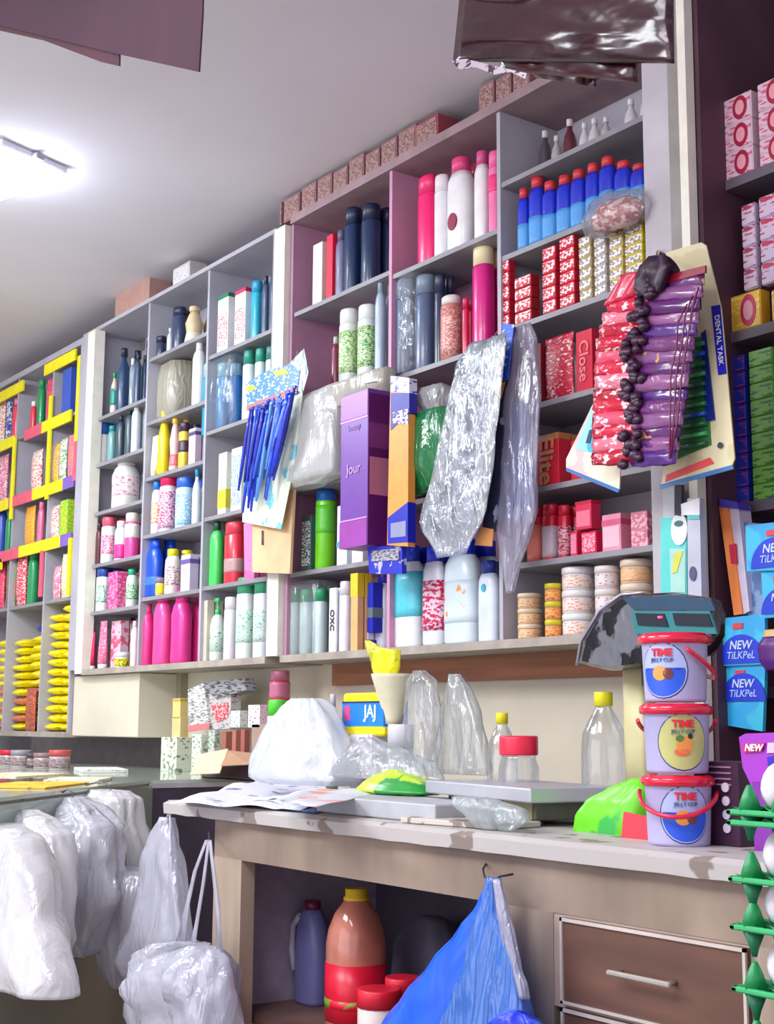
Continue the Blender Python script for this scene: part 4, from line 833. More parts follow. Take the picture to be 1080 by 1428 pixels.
# silver foil pouch strip
foil = mat((176, 180, 192), .2, .6, kind='print', ink=(96, 100, 116), scale=19, thr=.55, bump=1., var=.1, st=(1, 1, .8))
t = thing('foil_strip', 'large crinkled silver foil pouch strip hanging in the pink bay', 'pouch', at(680, 475, 2.74)); O = t.location
soft('foil_pouch', [(474, 655, 703), (500, 638, 702), (560, 628, 692), (620, 618, 682), (680, 604, 676), (730, 590, 668), (755, 602, 650), (770, 615, 635)], 2.74, .14, foil, t, na=.016, nf=9, seed=11, ex=3, origin=O, n=48)
soft('clear_flap', [(474, 652, 706), (540, 626, 700), (640, 606, 690), (720, 586, 678), (775, 610, 650)], 2.72, .06, film((222, 230, 236), .72, .1, .9, 16), t, na=.01, nf=8, seed=12, ex=3, origin=O, n=40)
card('gold_edge', [(697, 480), (703, 478), (684, 600), (672, 700), (666, 700), (678, 600)], 2.735, .004, mat((222, 186, 110), .35, .3), t, O)
MB().tube([tuple(at(685, 478, 2.74)-O), tuple(at(690, 468, 2.80)-O), tuple(at(694, 462, 2.875)-O)], .002).obj('hook', mat((160, 160, 160), .3, .8), t)
t = thing('toothbrush_strip', 'dark narrow strip of packs behind the silver foil strip', 'pack', at(705, 460, 2.79)); O = t.location
card('strip_body', [(700, 455), (716, 455), (706, 560), (690, 740), (672, 745), (682, 640)], 2.79, .012, mat((46, 44, 70), .3, kind='print', ink=(150, 160, 190), scale=14, thr=.6), t, O)
card('blue_top', [(701, 452), (717, 452), (708, 530), (698, 530)], 2.786, .004, mat((50, 100, 226), .3, kind='print', ink=(200, 216, 246), scale=20, thr=.6), t, O)
card('orange_end', [(672, 735), (688, 738), (686, 762), (662, 760)], 2.786, .004, mat((230, 160, 96), .4), t, O); card('yellow_patch', [(694, 536), (704, 532), (698, 556), (690, 556)], 2.786, .004, mat((226, 176, 60), .4), t, O)
# clear film bag
t = thing('film_bag', 'long clear glossy film bag hanging between the pink and grey bays', 'bag', at(728, 460, 2.81)); O = t.location
soft('bag_film', [(455, 712, 740), (480, 706, 748), (560, 698, 752), (640, 694, 750), (720, 692, 748), (745, 697, 742), (800, 702, 722), (828, 706, 716)], 2.81, .18, film((190, 184, 206), .5, .1, 1., 10, (1, 1, .25)), t, na=.014, nf=7, seed=14, ex=2.6, origin=O, n=40)
soft('blue_contents', [(560, 712, 736), (620, 706, 742), (690, 704, 744), (730, 708, 738)], 2.825, .15, mat((110, 136, 190), .3, kind='print', ink=(196, 206, 226), scale=14, thr=.6, bump=.4), t, na=.008, nf=7, seed=15, origin=O)
# hanging big sachet bundle
t = thing('sachet_bundle', 'thick hanging bundle of red and purple sachets with dark spouts', 'sachets', at(905, 372, 2.60)); O = t.location
Yb = 2.60
rnd = random.Random(9)
def lerp(tab, y):
    for (y0, v0), (y1, v1) in zip(tab, tab[1:]):
        if y <= y1: return v0+(v1-v0)*(y-y0)/(y1-y0)
    return tab[-1][1]
Lx = [(380, 872), (400, 862), (440, 842), (480, 832), (560, 828), (650, 826)]; M0 = [(380, 905), (440, 882), (500, 872), (650, 870)]; M1 = [(380, 930), (440, 912), (500, 898), (650, 896)]; Rx = [(370, 986), (440, 976), (500, 966), (580, 954), (650, 942)]
reds = [(200, 20, 56), (222, 84, 110), (210, 30, 66), (226, 120, 140), (186, 16, 50)]; purs = [(112, 52, 112), (136, 84, 136), (92, 34, 104), (150, 92, 142), (84, 40, 124)]
N_ = 15
for i in range(N_):
    y = 392+i*(640-392)/(N_-1); sk = 4
    Y = Yb-.004*(i % 3)
    rows_ = lambda xa, xb, ya, yb: None
    def sach(nm, xa, xb, dy, m, th, sd, ofs=0):
        A = at(xa, y+dy, Y+ofs)-O; B = at(xb, y-6+dy, Y+ofs)-O; L = []
        for k in range(9):
            f = k/8; p = A.lerp(B, f); a = .021*(.85+.15*math.sin(f*math.pi)); b = th*(.25+.75*math.sin(f*math.pi)**.5) if 0 < k < 8 else th*.15; l = []
            for j in range(12):
                q = 2*math.pi*j/12; nn = noise.noise(Vector((f*4+sd, math.cos(q)*1.5, math.sin(q)*1.5)))*.007
                l.append((p.x, p.y+b*math.cos(q)+nn, p.z+a*math.sin(q)+nn))
            L.append(l)
        MB().loops(L, True).obj(nm, m, t)
    sach('red_sachet', lerp(Lx, y), lerp(M1, y)-6, 0, mat(reds[i % 5], .2, kind='print', ink=(246, 226, 230), scale=22, thr=.6, coat=.4, bump=.2), .012, i)
    sach('purple_sachet', lerp(M0, y)+10, lerp(Rx, y), 2, mat(purs[i % 5], .2, kind='print', ink=((226, 176, 110) if i % 3 == 0 else (90, 40, 110)), scale=18, thr=.64, coat=.4, bump=.2), .012, i+40, -.002)
    for q in range(4):
        p = at(lerp(M0, y)+rnd.uniform(-2, 24), y+rnd.uniform(-8, 8), Yb-.024)-O
        MB().loft([(.004, .004, -.014), (.015, .011, -.008), (.017, .012, 0), (.012, .01, .009), (.003, .003, .014)], 10, c=tuple(p), na=.008, nf=30, seed=i*2+q).obj('dark_spout', mat((56, 20, 52), .35), t)
soft('top_knot', [(358, 905, 925), (366, 897, 936), (382, 893, 942), (396, 896, 936), (410, 905, 925)], Yb-.02, .5, mat((50, 22, 50), .4), t, na=.03, nf=9, seed=3, origin=O)
soft('top_fold', [(380, 868, 905), (395, 858, 898), (420, 845, 886)], Yb-.012, .15, mat((216, 40, 80), .25, coat=.4), t, na=.012, nf=6, origin=O)
card('top_strip', [(925, 385), (984, 370), (984, 380), (925, 396)], Yb-.016, .006, mat((150, 20, 50), .3), t, O)
for k in range(3): MB().tube([tuple(at(a, b, Yb-.03)-O) for a, b in ((975-k*8, 400+k*12), (966-k*10, 430+k*10), (960-k*8, 470+k*8), (952-k*8, 520), (945-k*5, 590), (935, 640))], .0025, 5).obj('binding_string', mat((110, 20, 70), .4), t)
MB().tube([tuple(at(915, 362, Yb)-O), tuple(at(917, 352, Yb+.1)-O), tuple(at(918, 350, 2.88)-O)], .003).obj('hook', mat((140, 140, 140), .3, .8), t)
# cards below/behind the bundle
t = thing('backing_card', 'cyan and cream pointed card hanging left below the sachet bundle', 'card', at(826, 565, 2.66)); O = t.location
card('card_sheet', [(828, 562), (868, 600), (864, 682), (790, 652), (790, 640)], 2.66, .004, mat((232, 224, 200), .45, kind='print', ink=(240, 190, 190), scale=8, thr=.6), t, O)
card('cyan_print', [(827, 566), (846, 600), (838, 634), (803, 626)], 2.657, .003, mat((40, 180, 210), .4, kind='print', ink=(150, 220, 226), scale=10), t, O); card('dark_mark', [(822, 600), (827, 598), (823, 618), (817, 618)], 2.655, .002, mat((20, 40, 90), .4), t, O)
card('blue_edge', [(790, 652), (864, 682), (862, 687), (790, 657)], 2.659, .005, mat((50, 110, 180), .4), t, O)
t = thing('toothbrush_card', 'cream hanging card of green toothbrushes with blue lettered strip', 'card pack', at(975, 345, 2.69)); O = t.location
card('card_sheet', [(918, 370), (930, 352), (978, 338), (985, 342), (1006, 430), (1025, 640), (1020, 652), (922, 680), (940, 560), (960, 430)], 2.69, .004, mat((226, 218, 176), .5, kind='print', ink=(214, 204, 160), scale=7), t, O)
card('blue_strip', [(992, 427), (1004, 425), (1013, 521), (1002, 523)], 2.687, .003, mat((30, 30, 180), .4), t, O)
P = at(1003, 474, 2.684)-O; text('DENTAL TASK', .021, mat((226, 226, 240), .4), t, tuple(P), (math.pi/2, math.radians(86), 0), bold=.01)
card('red_strip', [(930, 662), (990, 638), (996, 646), (928, 672)], 2.687, .003, mat((236, 90, 90), .4), t, O)
card('blue_edge', [(920, 676), (1022, 648), (1023, 654), (920, 682)], 2.689, .005, mat((60, 120, 180), .4), t, O)
card('blister_back', [(965, 470), (982, 470), (992, 620), (945, 640), (950, 560)], 2.687, .003, mat((60, 120, 70), .4), t, O)
card('dark_wave', [(978, 465), (984, 460), (997, 585), (984, 588)], 2.684, .003, mat((16, 40, 130), .4), t, O)
P = at(1005, 621, 2.685)-O; MB().loops([[(P.x+.008*math.cos(k*.4), P.y-q, P.z+.008*math.sin(k*.4)) for k in range(16)] for q in (0, .002)], False).obj('seal', mat((60, 60, 80), .4), t)
for i in range(11):
    y = 480+i*14; a = at(lerp([(470, 968), (640, 946)], y), y+4, 2.68)-O; b = at(lerp([(470, 982), (640, 986)], y), y-2, 2.68)-O
    MB().tube([tuple(a), tuple(a.lerp(b, .5)), tuple(b)], .0062, 7).obj('toothbrush', mat([(40, 150, 80), (30, 90, 190), (20, 110, 60), (60, 170, 90), (24, 100, 70), (30, 130, 70)][i % 6], .3), t)
# teal brush packs on the pillar
t = thing('toothbrush_pack', 'teal pack with white oval mark hanging on the pillar', 'pack', at(942, 690, 2.84)); O = t.location
card('pack_card', [(922, 722), (958, 722), (958, 829), (922, 827)], 2.84, .02, mat((90, 210, 200), .4), t, O)
card('clear_top', [(925, 680), (941, 680), (941, 722), (925, 722)], 2.84, .015, mat((196, 200, 206), .4), t, O); card('dark_brush', [(941, 676), (951, 676), (950, 720), (941, 718)], 2.835, .012, mat((34, 30, 50), .4), t, O)
P = at(948, 738, 2.838)-O; MB().loops([[(P.x+.03*math.cos(k*.3142), P.y-q, P.z+.045*math.sin(k*.3142)) for k in range(20)] for q in (0, .002)], False).obj('white_oval', mat((232, 236, 236), .4), t)
P = at(947, 730, 2.835)-O; MB().loops([[(P.x+.015*math.cos(k*.3142), P.y-q, P.z+.008*math.sin(k*.3142)) for k in range(20)] for q in (0, .002)], False).obj('green_mark', mat((40, 120, 100), .4), t)
card('pale_panel', [(934, 765), (956, 765), (956, 826), (936, 826)], 2.838, .003, mat((170, 220, 206), .4), t, O); card('yellow_print', [(940, 772), (953, 768), (944, 798), (938, 800)], 2.836, .002, mat((216, 216, 90), .4), t, O)
t = thing('toothbrush_pack', 'grey white pack beside the teal pack, dark oval near its foot', 'pack', at(970, 690, 2.82)); O = t.location
card('pack_card', [(959, 695), (976, 695), (979, 832), (960, 829)], 2.82, .02, mat((190, 190, 206), .4), t, O); card('white_top', [(950, 703), (976, 694), (976, 720), (951, 718)], 2.817, .003, mat((232, 232, 236), .4), t, O)
card('teal_band', [(959, 718), (976, 718), (976, 724), (959, 724)], 2.816, .002, mat((90, 190, 190), .4), t, O); P = at(967, 800, 2.818)-O; MB().loops([[(P.x+.012*math.cos(k*.3142), P.y-q, P.z+.02*math.sin(k*.3142)) for k in range(20)] for q in (0, .002)], False).obj('dark_oval', mat((80, 80, 120), .4), t)
# right edge: orange/white long carton, blue hanging card packs
t = thing('tube_carton', 'orange and white long carton tilted on the dark cabinet shelf', 'carton', at(1020, 850, 2.93)); O = t.location
card('orange_face', [(1003, 706), (1016, 706), (1036, 856), (1024, 858)], 2.93, .05, mat((244, 140, 70), .4), t, O)
card('white_face', [(1016, 703), (1030, 704), (1046, 852), (1036, 857)], 2.935, .05, mat((216, 206, 226), .4), t, O)
card('blue_top', [(1003, 695), (1028, 700), (1031, 710), (1004, 707)], 2.925, .05, mat((70, 50, 180), .4), t, O); card('red_mark', [(1017, 760), (1026, 758), (1028, 786), (1020, 786)], 2.927, .004, mat((206, 40, 70), .4), t, O)
t = thing('grey_card_pack', 'slate blue pack between the orange carton and cyan packs', 'pack', at(1050, 800, 2.91)); O = t.location
card('pack_card', [(1036, 728), (1062, 730), (1068, 860), (1044, 862)], 2.95, .02, mat((90, 120, 170), .4, kind='print', ink=(130, 160, 200), scale=16), t, O)
def bluepack(lab, pts_, cx, cy, r, Y, txt, tx):
    t = thing('soap_pack', lab, 'pack', at(pts_[0][0], pts_[0][1], Y)); O = t.location
    card('pack_card', pts_, Y, .012, mat((44, 166, 222), .35, kind='print', ink=(60, 190, 226), scale=6, coat=.2), t, O)
    MB().tube([tuple(at(cx-5, pts_[0][1]+4, Y)-O), tuple(at(cx-5, pts_[0][1]+1, Y)-O+Vector((0, .02, .012))), tuple(at(cx-5, pts_[0][1], Y)-O+Vector((0, 3.02-Y, .02)))], .002).obj('hook', mat((150, 150, 150), .3, .7), t)
    P = at(cx, cy, Y-.001)-O
    MB().loops([[(P.x+r*math.cos(math.pi*k/14), P.y-q, P.z+r*math.sin(math.pi*k/14)) for k in range(15)] for q in (0, .003)], False).obj('blue_half_disc', mat((20, 56, 206), .4), t)
    text(txt, r*.42, mat((200, 220, 250), .4), t, (P.x, P.y-.004, P.z+r*.62), shear=.2, bold=.015)
    text(tx, r*.36, mat((170, 196, 246), .4), t, (P.x, P.y-.004, P.z+r*.27), shear=.2, bold=.01)
    q = at(cx-4, pts_[0][1]+10, Y-.001)-O; MB().box(q.x-.02, q.x+.014, q.y-.002, q.y, q.z-.008, q.z+.008, .001).obj('red_mark', mat((216, 60, 70), .4), t)
bluepack('cyan soap pack with blue half disc, upper of hanging pair', [(1001, 863), (1067, 856), (1068, 926), (1007, 929)], 1035, 925, 0.0774, 2.93, 'NEW', 'TiLKPeL')
bluepack('cyan soap pack with blue half disc, lower of hanging pair', [(1007, 929), (1068, 925), (1064, 1020), (1004, 1010)], 1038, 978, 0.0751, 2.94, 'NEW', 'TiLKPeL')
bluepack('cyan pack with blue half disc high at the frame edge', [(1040, 733), (1092, 727), (1092, 795), (1042, 797)], 1082, 790, 0.0781, 2.90, 'NEW', 'TiLKPeL')
bluepack('cyan pack directly under the high one at frame edge', [(1062, 797), (1094, 796), (1094, 860), (1066, 862)], 1092, 855, 0.0670, 2.91, 'NEW', 'TiLK')
# ================================================================== ON THE MAIN COUNTER
# pails
p = atz(946, 1184, CT); Yp = p.y+.07; R0 = .5*(994-898)*depth((Xof(946, Yp, CT), Yp, CT))/FPX*.97; Xp = Xof(946, Yp, CT+.1)
ztop = Zof(882, Xp, Yp); HP = (ztop-CT)/3
def pail(z, lab, ang, hs, green, dx=0.):
    t = thing('plastic_pail', lab, 'pail', (Xp+dx, Yp, z), 0, None)
    r0, r1 = R0*.92, R0*.99; h = HP-.003
    MB().loft([(r0*.97, r0*.97, 0), (r0, r0, .006), (r1, r1, h-.016), (r1*1.02, r1*1.02, h-.014)], 48).obj('pail_body', mat((184, 180, 220), .35), t)
    MB().loft([(r1*1.03, r1*1.03, h-.02), (r1*1.12, r1*1.12, h-.018), (r1*1.12, r1*1.12, h-.007), (r1*1.06, r1*1.06, h-.003), (r1*1.02, r1*1.02, h-.003), (r1*1.0, r1*1.0, h)], 48).obj('lid', mat((220, 20, 60), .2, coat=.5), t)
    rr = lambda zz: r0+(r1-r0)*zz/h
    rx, rz_ = .86*r0, h*.41; zc = h*.45
    ellipse_patch(rr, ang, rx, rz_, zc, mat((40, 50, 110), .4), t, .0006, 'label_outline')
    ellipse_patch(rr, ang, rx*.96, rz_*.96, zc, mat((196, 196, 120) if green else (176, 190, 236), .4), t, .0012, 'label')
    if not green: ellipse_patch(rr, ang, rx*.9, rz_*.88, zc-.002, mat((40, 90, 220), .4), t, .0016, 'blue_ground', half=rz_*.12)
    for u, v, a, b, cc in ([(-.1, -.1, .3, .26, (240, 160, 70)), (.22, -.12, .2, .2, (110, 50, 50))] if not green else [(.05, -.1, .32, .3, (240, 150, 70)), (-.05, -.35, .3, .14, (236, 110, 70)), (-.12, .12, .16, .12, (90, 130, 60)), (.25, .2, .1, .1, (40, 40, 20))]):
        ellipse_patch(rr, ang+u*rx/r0, rx*a, rz_*b, zc+v*rz_, mat(cc, .4), t, .0022, 'fruit_print')
    text('TIME', .019, mat((226, 30, 50), .4), t, (0, 0, zc+rz_*.62), wrap=(rr(zc+rz_*.62)+.0022, ang), bold=.03)
    text('JELLY CUP', .0095, mat((90, 100, 140), .4), t, (0, 0, zc+rz_*.36), wrap=(rr(zc+rz_*.36)+.0022, ang))
    # swinging handle
    a0 = hs[0]; pts_ = []
    for k in range(21):
        th = math.pi*k/20; x = -math.cos(th)*r1*1.16; s = math.sin(th)
        # loop lies in a plane through the pivots, hanging to the front
        y = -s*r1*1.22; zz = h-.03-s*hs[1]
        ca, sa = math.cos(a0), math.sin(a0); pts_.append((x*ca-y*sa, x*sa+y*ca, zz))
    MB().tube(pts_, .0042, 8).obj('handle', mat((214, 16, 60), .25, coat=.4), t)
fa = -math.radians(38)   # direction of the viewer round the pail
pail(CT, 'lowest pail of three, blue oval label behind its red handle', -fa+.3, (.66, .042), False)
pail(CT+HP, 'middle pail of three, yellow green oval fruit label', -fa+.28, (.73+math.pi, .035), True)
pail(CT+2*HP, 'top pail of three, blue oval label, under the scale head', -fa-.32, (.73+math.pi*.6, .05), False)
# weighing platform
B = at(740, 1100, 1.95); z1 = B.z; z0 = z1-.030; ang = -.17
def pxx(P): v = Vector((P[0], P[1], P[2]-EYE)); return 540+FPX*v.dot(RT)/v.dot(FW)
Wd = .1; ca, sa = math.cos(ang), math.sin(ang)
while pxx((B.x-ca*Wd, B.y-sa*Wd, z1)) > 594 and Wd < .8: Wd += .005
Dp = .1
while pxx((B.x-sa*Dp, B.y+ca*Dp, z1)) < 880 and Dp < .42: Dp += .005
ctr = B + Vector((-ca*Wd/2-sa*Dp/2, -sa*Wd/2+ca*Dp/2, 0))
print('SCALE', B, Wd, Dp)
t = thing('weighing_scale', 'grey steel platform of a weighing scale on the counter', 'scale', (ctr.x, ctr.y, CT), ang)
steel = mat((190, 192, 200), .32, .35, var=.08, scale=5)
MB().box(-Wd/2, Wd/2, -Dp/2, Dp/2, z0-CT, z1-CT, .003).obj('platform', steel, t)
MB().box(-Wd*.40, Wd*.42, -Dp*.36, Dp*.40, .012, z0-CT, .003).obj('scale_base', mat((96, 98, 86), .5, var=.15), t)
for x in (-.36, .38):
    for y in (-.32, .36): MB().loft([(.014, .014, 0), (.017, .017, .003), (.017, .017, .009), (.012, .012, .013)], 14, c=(x*Wd, y*Dp, 0)).obj('foot', mat((50, 50, 46), .5), t)
MB().box(.16*Wd, .40*Wd, -Dp*.375, -Dp*.355, .014, z0-CT-.002).obj('front_plate', mat((150, 144, 110), .4), t)
# pole and display head
q = Xof(893, 2.28, 1.3); hx = q
MB().loft([(.034, .024, 0), (.034, .024, Zof(905, q, 2.28)-CT)], 16, 5).obj('pole', mat((206, 200, 150), .5), t)
pole = [o for o in t.children if o.name.startswith('pole')][0]
Mi = (Matrix.Translation(t.location) @ Matrix.Rotation(ang, 4, 'Z')).inverted()
pole.matrix_local = Mi @ Matrix.Translation((q, 2.28, CT))
hd = thing('scale_display', 'dark scale display head with teal panel above the pails', 'display', at(900, 930, 2.20)); O = hd.location
hous = MB()
outl = [(806, 925), (812, 893), (838, 852), (868, 830), (940, 826), (994, 834), (1001, 852), (1000, 884), (985, 912), (930, 922), (880, 930), (845, 934)]
n = len(outl); F1 = [at(x, y, 2.19)-O for x, y in outl]; F0 = [at(x+(905-x)*.06, y+(880-y)*.07, 2.165)-O for x, y in outl]; Bk = [p+Vector((-.03, .06, .0)) for p in F1]
hous.loops([[tuple(p) for p in F0], [tuple(p) for p in F1], [tuple(p) for p in Bk]], False).obj('housing', mat((112, 114, 120), .2, .3, kind='print', ink=(22, 22, 26), scale=13, thr=.5, bump=.5, st=(1, 1, 1.01)), hd)  # dark plastic reflections painted into the housing colour as black blotches
card('top_band', [(868, 834), (940, 830), (992, 837), (998, 852), (884, 850)], 2.160, .006, mat((26, 66, 92), .3), hd, O)
card('teal_panel', [(880, 852), (990, 852), (1000, 884), (886, 884)], 2.158, .006, mat((34, 120, 124), .35), hd, O)
for a, b in ((886, 926), (938, 988)): card('display_window', [(a, 855), (b, 856), (b+6, 874), (a+4, 872)], 2.155, .004, mat((26, 34, 46), .15), hd, O)
P = at(921, 862, 2.153)-O; MB().loft([(.005, .005, 0), (.005, .005, .004)], 12, c=tuple(P)).obj('red_lamp', mat((250, 60, 110), .3, emit=2.5), hd)
# left light rim of the housing
MB().tube([tuple(at(x, y, 2.17)-O) for x, y in ((805, 928), (811, 893), (837, 851), (867, 829), (900, 826))], .004, 6).obj('rim', mat((176, 176, 186), .25, .7), hd)
MB().box(-.04, .05, .03, .09, -.04, .05).obj('neck', mat((60, 60, 66), .5), hd)
# snack pouch (green/yellow/red) left of the pails
t = thing('snack_pouch', 'lime green snack pouch with red square left of the pails', 'pouch', at(858, 1178, 2.02)); O = t.location; O.z = CT
t.location = O
soft('pouch', [(1086, 880, 902), (1100, 850, 912), (1118, 822, 914), (1140, 808, 915), (1160, 806, 915), (1174, 815, 910)], 2.02, .45, mat((110, 214, 40), .3, kind='print', ink=(60, 180, 80), scale=7, thr=.6, bump=.3), t, na=.02, nf=5, seed=21, origin=(O.x, O.y, CT+.0))
card('red_patch', [(870, 1132), (908, 1140), (908, 1173), (866, 1174)], 1.945, .006, mat((226, 60, 76), .35), t, (O.x, O.y, O.z))
for o in t.children: o.location.z = 0
# green packet and grey slab in front
A = atz(438, 1122, CT+.03); B = atz(603, 1146, CT+.005)
sx0, sx1 = Xof(437, 1.84, CT+.03), Xof(602, 1.84, CT+.03)
t = MB().box(-(sx1-sx0)/2, (sx1-sx0)/2, -.11, .11, 0, .04, .003).obj('ledger_book', mat((176, 180, 184), .5, var=.08)); t.location = ((sx0+sx1)/2, 1.96, CT+.001); tag(t, 'thick grey ledger lying at the counter front edge', 'book')
t = MB().box(-.14, .14, -.07, .07, 0, .012, .002).obj('paper_pile', mat((196, 190, 180), .6, kind='print', ink=(130, 120, 110), scale=18)); t.location = (Xof(655, 1.9, CT), 1.9, CT+.001); t.rotation_euler[2] = .15; tag(t, 'thin pile of papers sticking out under the scale', 'papers')
o, _ = soft('snack_packet', [(1080, 543, 556), (1090, 525, 580), (1100, 515, 598), (1110, 508, 606), (1113, 512, 600)], 2.06, .5, mat((190, 230, 40), .3, kind='print', ink=(40, 150, 60), scale=9, thr=.56, bump=.3), na=.012, nf=6, seed=30)
o.location.z += max(0, CT+.043-(o.location.z)); tag(o, 'yellow green snack packet lying on the grey ledger', 'packet')
o, _ = soft('plastic_bag', [(1112, 640, 690), (1125, 645, 730), (1140, 660, 735), (1156, 668, 715)], 1.86, .5, film((216, 228, 230), .45, .12, 1., 12), na=.03, nf=6, seed=31)
tag(o, 'crumpled clear plastic bag under the scale platform', 'bag'); o.location.z = CT+.002
# newspapers
def paper(name, lab, quad, th, m, bend=.02, sd=0, drop=0., zz=CT+.004):
    Q = [atz(x, y, zz) for x, y in quad]; O = (Q[0]+Q[2])/2; O.z = zz
    def f(u, v):
        p = Q[0].lerp(Q[1], u).lerp(Q[3].lerp(Q[2], u), v)-O; p.z += bend*abs(noise.noise(Vector((u*2.5+sd, v*2.5, sd)))) ; return p
    o = MB().sheet(f, 16, 12, th).obj(name, m); o.location = O; return tag(o, lab, 'paper')
paper('newspaper', 'white newspaper spread over the left end of the counter', [(236, 1121), (418, 1131), (500, 1108), (370, 1088)], .002, mat((222, 222, 236), .6, kind='print', ink=(110, 116, 160), scale=6, thr=.62, st=(1, 3, 1)), .03, 1)
paper('newspaper', 'second newspaper with a reddish picture under the white bag', [(370, 1117), (440, 1126), (520, 1108), (440, 1098)], .002, mat((206, 208, 216), .6, kind='print', ink=(230, 150, 120), scale=9, thr=.6), .015, 5, zz=CT+.04)
paper('blue_folder', 'blue folder edge under the newspapers by the ledger', [(388, 1128), (440, 1133), (470, 1120), (430, 1112)], .008, mat((70, 110, 180), .4), .0, 3)
# big white bag
o, _ = soft('carrier_bag', [(983, 418, 440), (988, 412, 448), (998, 402, 456), (1016, 388, 466), (1040, 378, 474), (1070, 371, 482), (1094, 367, 487), (1102, 376, 480)], 2.14, .45, film((236, 240, 244), .06, .25, .5, 7, (1, 1, .6)), na=.028, nf=7, seed=40, n=56)
tag(o, 'big bulging white plastic bag standing on the counter', 'bag'); o.location.z = CT+.045
# yellow and blue pack, cup with packets, canister
Yk = 2.26
row('counter behind the newspaper', CT, [('carton', 487, 541, 1024, 'white carton with pink print below the yellow blue pack', dict(body=(222, 214, 226), ink=(196, 140, 170), thr=.62, k=.5, yf=2.20)),
  ('tub', 540, 578, 1010, 'white canister below the cream cup', dict(body=(206, 206, 214), cap=(214, 214, 220), yf=2.18, name='canister')),
  ('bottle', 455, 472, 968, 'small green and white bottle by the yellow blue pack', dict(sty='neck', body=(150, 176, 150), cap=(206, 206, 206), label=(90, 140, 50), yf=2.22))])
zc = Zof(1026, Xof(512, 2.24, 1.3), 2.24)
X0 = Xof(476, 2.2, zc); X1 = Xof(533, 2.2, zc); t = thing('detergent_pack', 'yellow and blue pack with white lettering on the counter', 'pack', ((X0+X1)/2, 2.245, zc)); H = Zof(966, (X0+X1)/2, 2.2)-zc; W = X1-X0
MB().box(-W/2, W/2, -.04, .04, 0, H, .006).obj('pack_body', mat((246, 230, 20), .35), t)
MB().box(-W/2-.001, W/2+.001, -.0415, .0415, H*.22, H*.78).obj('blue_band', mat((26, 130, 232), .35), t); MB().box(-W/2-.0015, W/2+.0015, -.042, .042, H*.76, H*.8).obj('dark_line', mat((20, 40, 90), .35), t)
text('JAJ', H*.42, mat((220, 240, 250), .4), t, (W*.2, -.043, H*.55), bold=.02); MB().box(-W*.46, -W*.3, -.0425, -.041, H*.35, H*.7).obj('pink_mark', mat((206, 80, 140), .4), t)
zc = Zof(1011, Xof(547, 2.24, 1.3), 2.24)
t = thing('measuring_cup', 'cream funnel-shaped cup on the white canister', 'cup', (Xof(548, 2.235, zc), 2.235, zc+.002)); s = depth((t.location.x, 2.235, zc))/FPX; H = Zof(940, t.location.x, 2.235)-zc-.002
MB().loft([(12*s, 12*s, 0), (13*s, 13*s, H*.12), (20*s, 20*s, H*.5), (30*s, 30*s, H*.93), (31*s, 31*s, H), (28*s, 28*s, H), (18*s, 18*s, H*.5), (5*s, 5*s, H*.3)], 28).obj('cup_body', mat((216, 212, 180), .45), t)
o, _ = soft('snack_packet', [(893, 512, 516), (902, 513, 530), (908, 516, 558), (930, 520, 557), (948, 526, 552), (965, 532, 550)], 2.235, .3, mat((226, 222, 20), .25, kind='print', ink=(176, 176, 20), scale=14, thr=.6, bump=.6, coat=.3), na=.01, nf=8, seed=50)
tag(o, 'shiny yellow packet sticking out of the cream cup', 'packet')
o, _ = soft('blue_pack', [(1074, 520, 574), (1084, 520, 574), (1090, 522, 570)], 2.12, .4, mat((40, 110, 200), .4), na=.0); o.location.z = CT+.045; tag(o, 'flat blue pack behind the yellow green packet', 'pack')
# clear bags
for i, (rw, Y, lab, cl) in enumerate([([(935, 582, 592), (950, 572, 606), (990, 566, 612), (1030, 562, 612), (1062, 568, 604), (1072, 572, 598)], 2.22, 'clear shiny plastic bag right of the cream cup', .8),
     ([(940, 628, 640), (960, 622, 652), (1000, 616, 668), (1040, 612, 680), (1072, 612, 684), (1080, 616, 680)], 2.28, 'tall milky clear bag behind the scale platform', .68),
     ([(1028, 500, 520), (1045, 490, 560), (1062, 480, 600), (1085, 470, 610)], 2.12, 'low crumpled clear bag around the blue pack', .8)]):
    o, _ = soft('plastic_bag', rw, Y, .35, film((214, 222, 220), cl, .12, .9, 12, (1, 1, .3)), na=.02, nf=6, seed=60+i, n=40); tag(o, lab, 'bag'); o.location.z = max(o.location.z, CT+.002+(.04 if i == 2 else 0))
# clear bottles with yellow caps, jar with a red lid
pc_ = dict(sty='pet', body=(206, 212, 206), cap=(232, 226, 30), clear=.86, k=1)
row('counter behind the scale', CT, [('bottle', 680, 722, 994, 'clear empty bottle with yellow cap, shorter', dict(pc_, yf=2.24)), ('bottle', 812, 876, 965, 'clear empty bottle with yellow cap, taller', dict(pc_, yf=2.20))])
row('counter just behind the scale platform', CT, [('bottle', 696, 752, 1026, 'clear jar with red lid', dict(sty='lidjar', body=(206, 212, 210), cap=(230, 40, 70), clear=.82, k=1, yf=2.13, name='clear_jar', cat='jar'))])
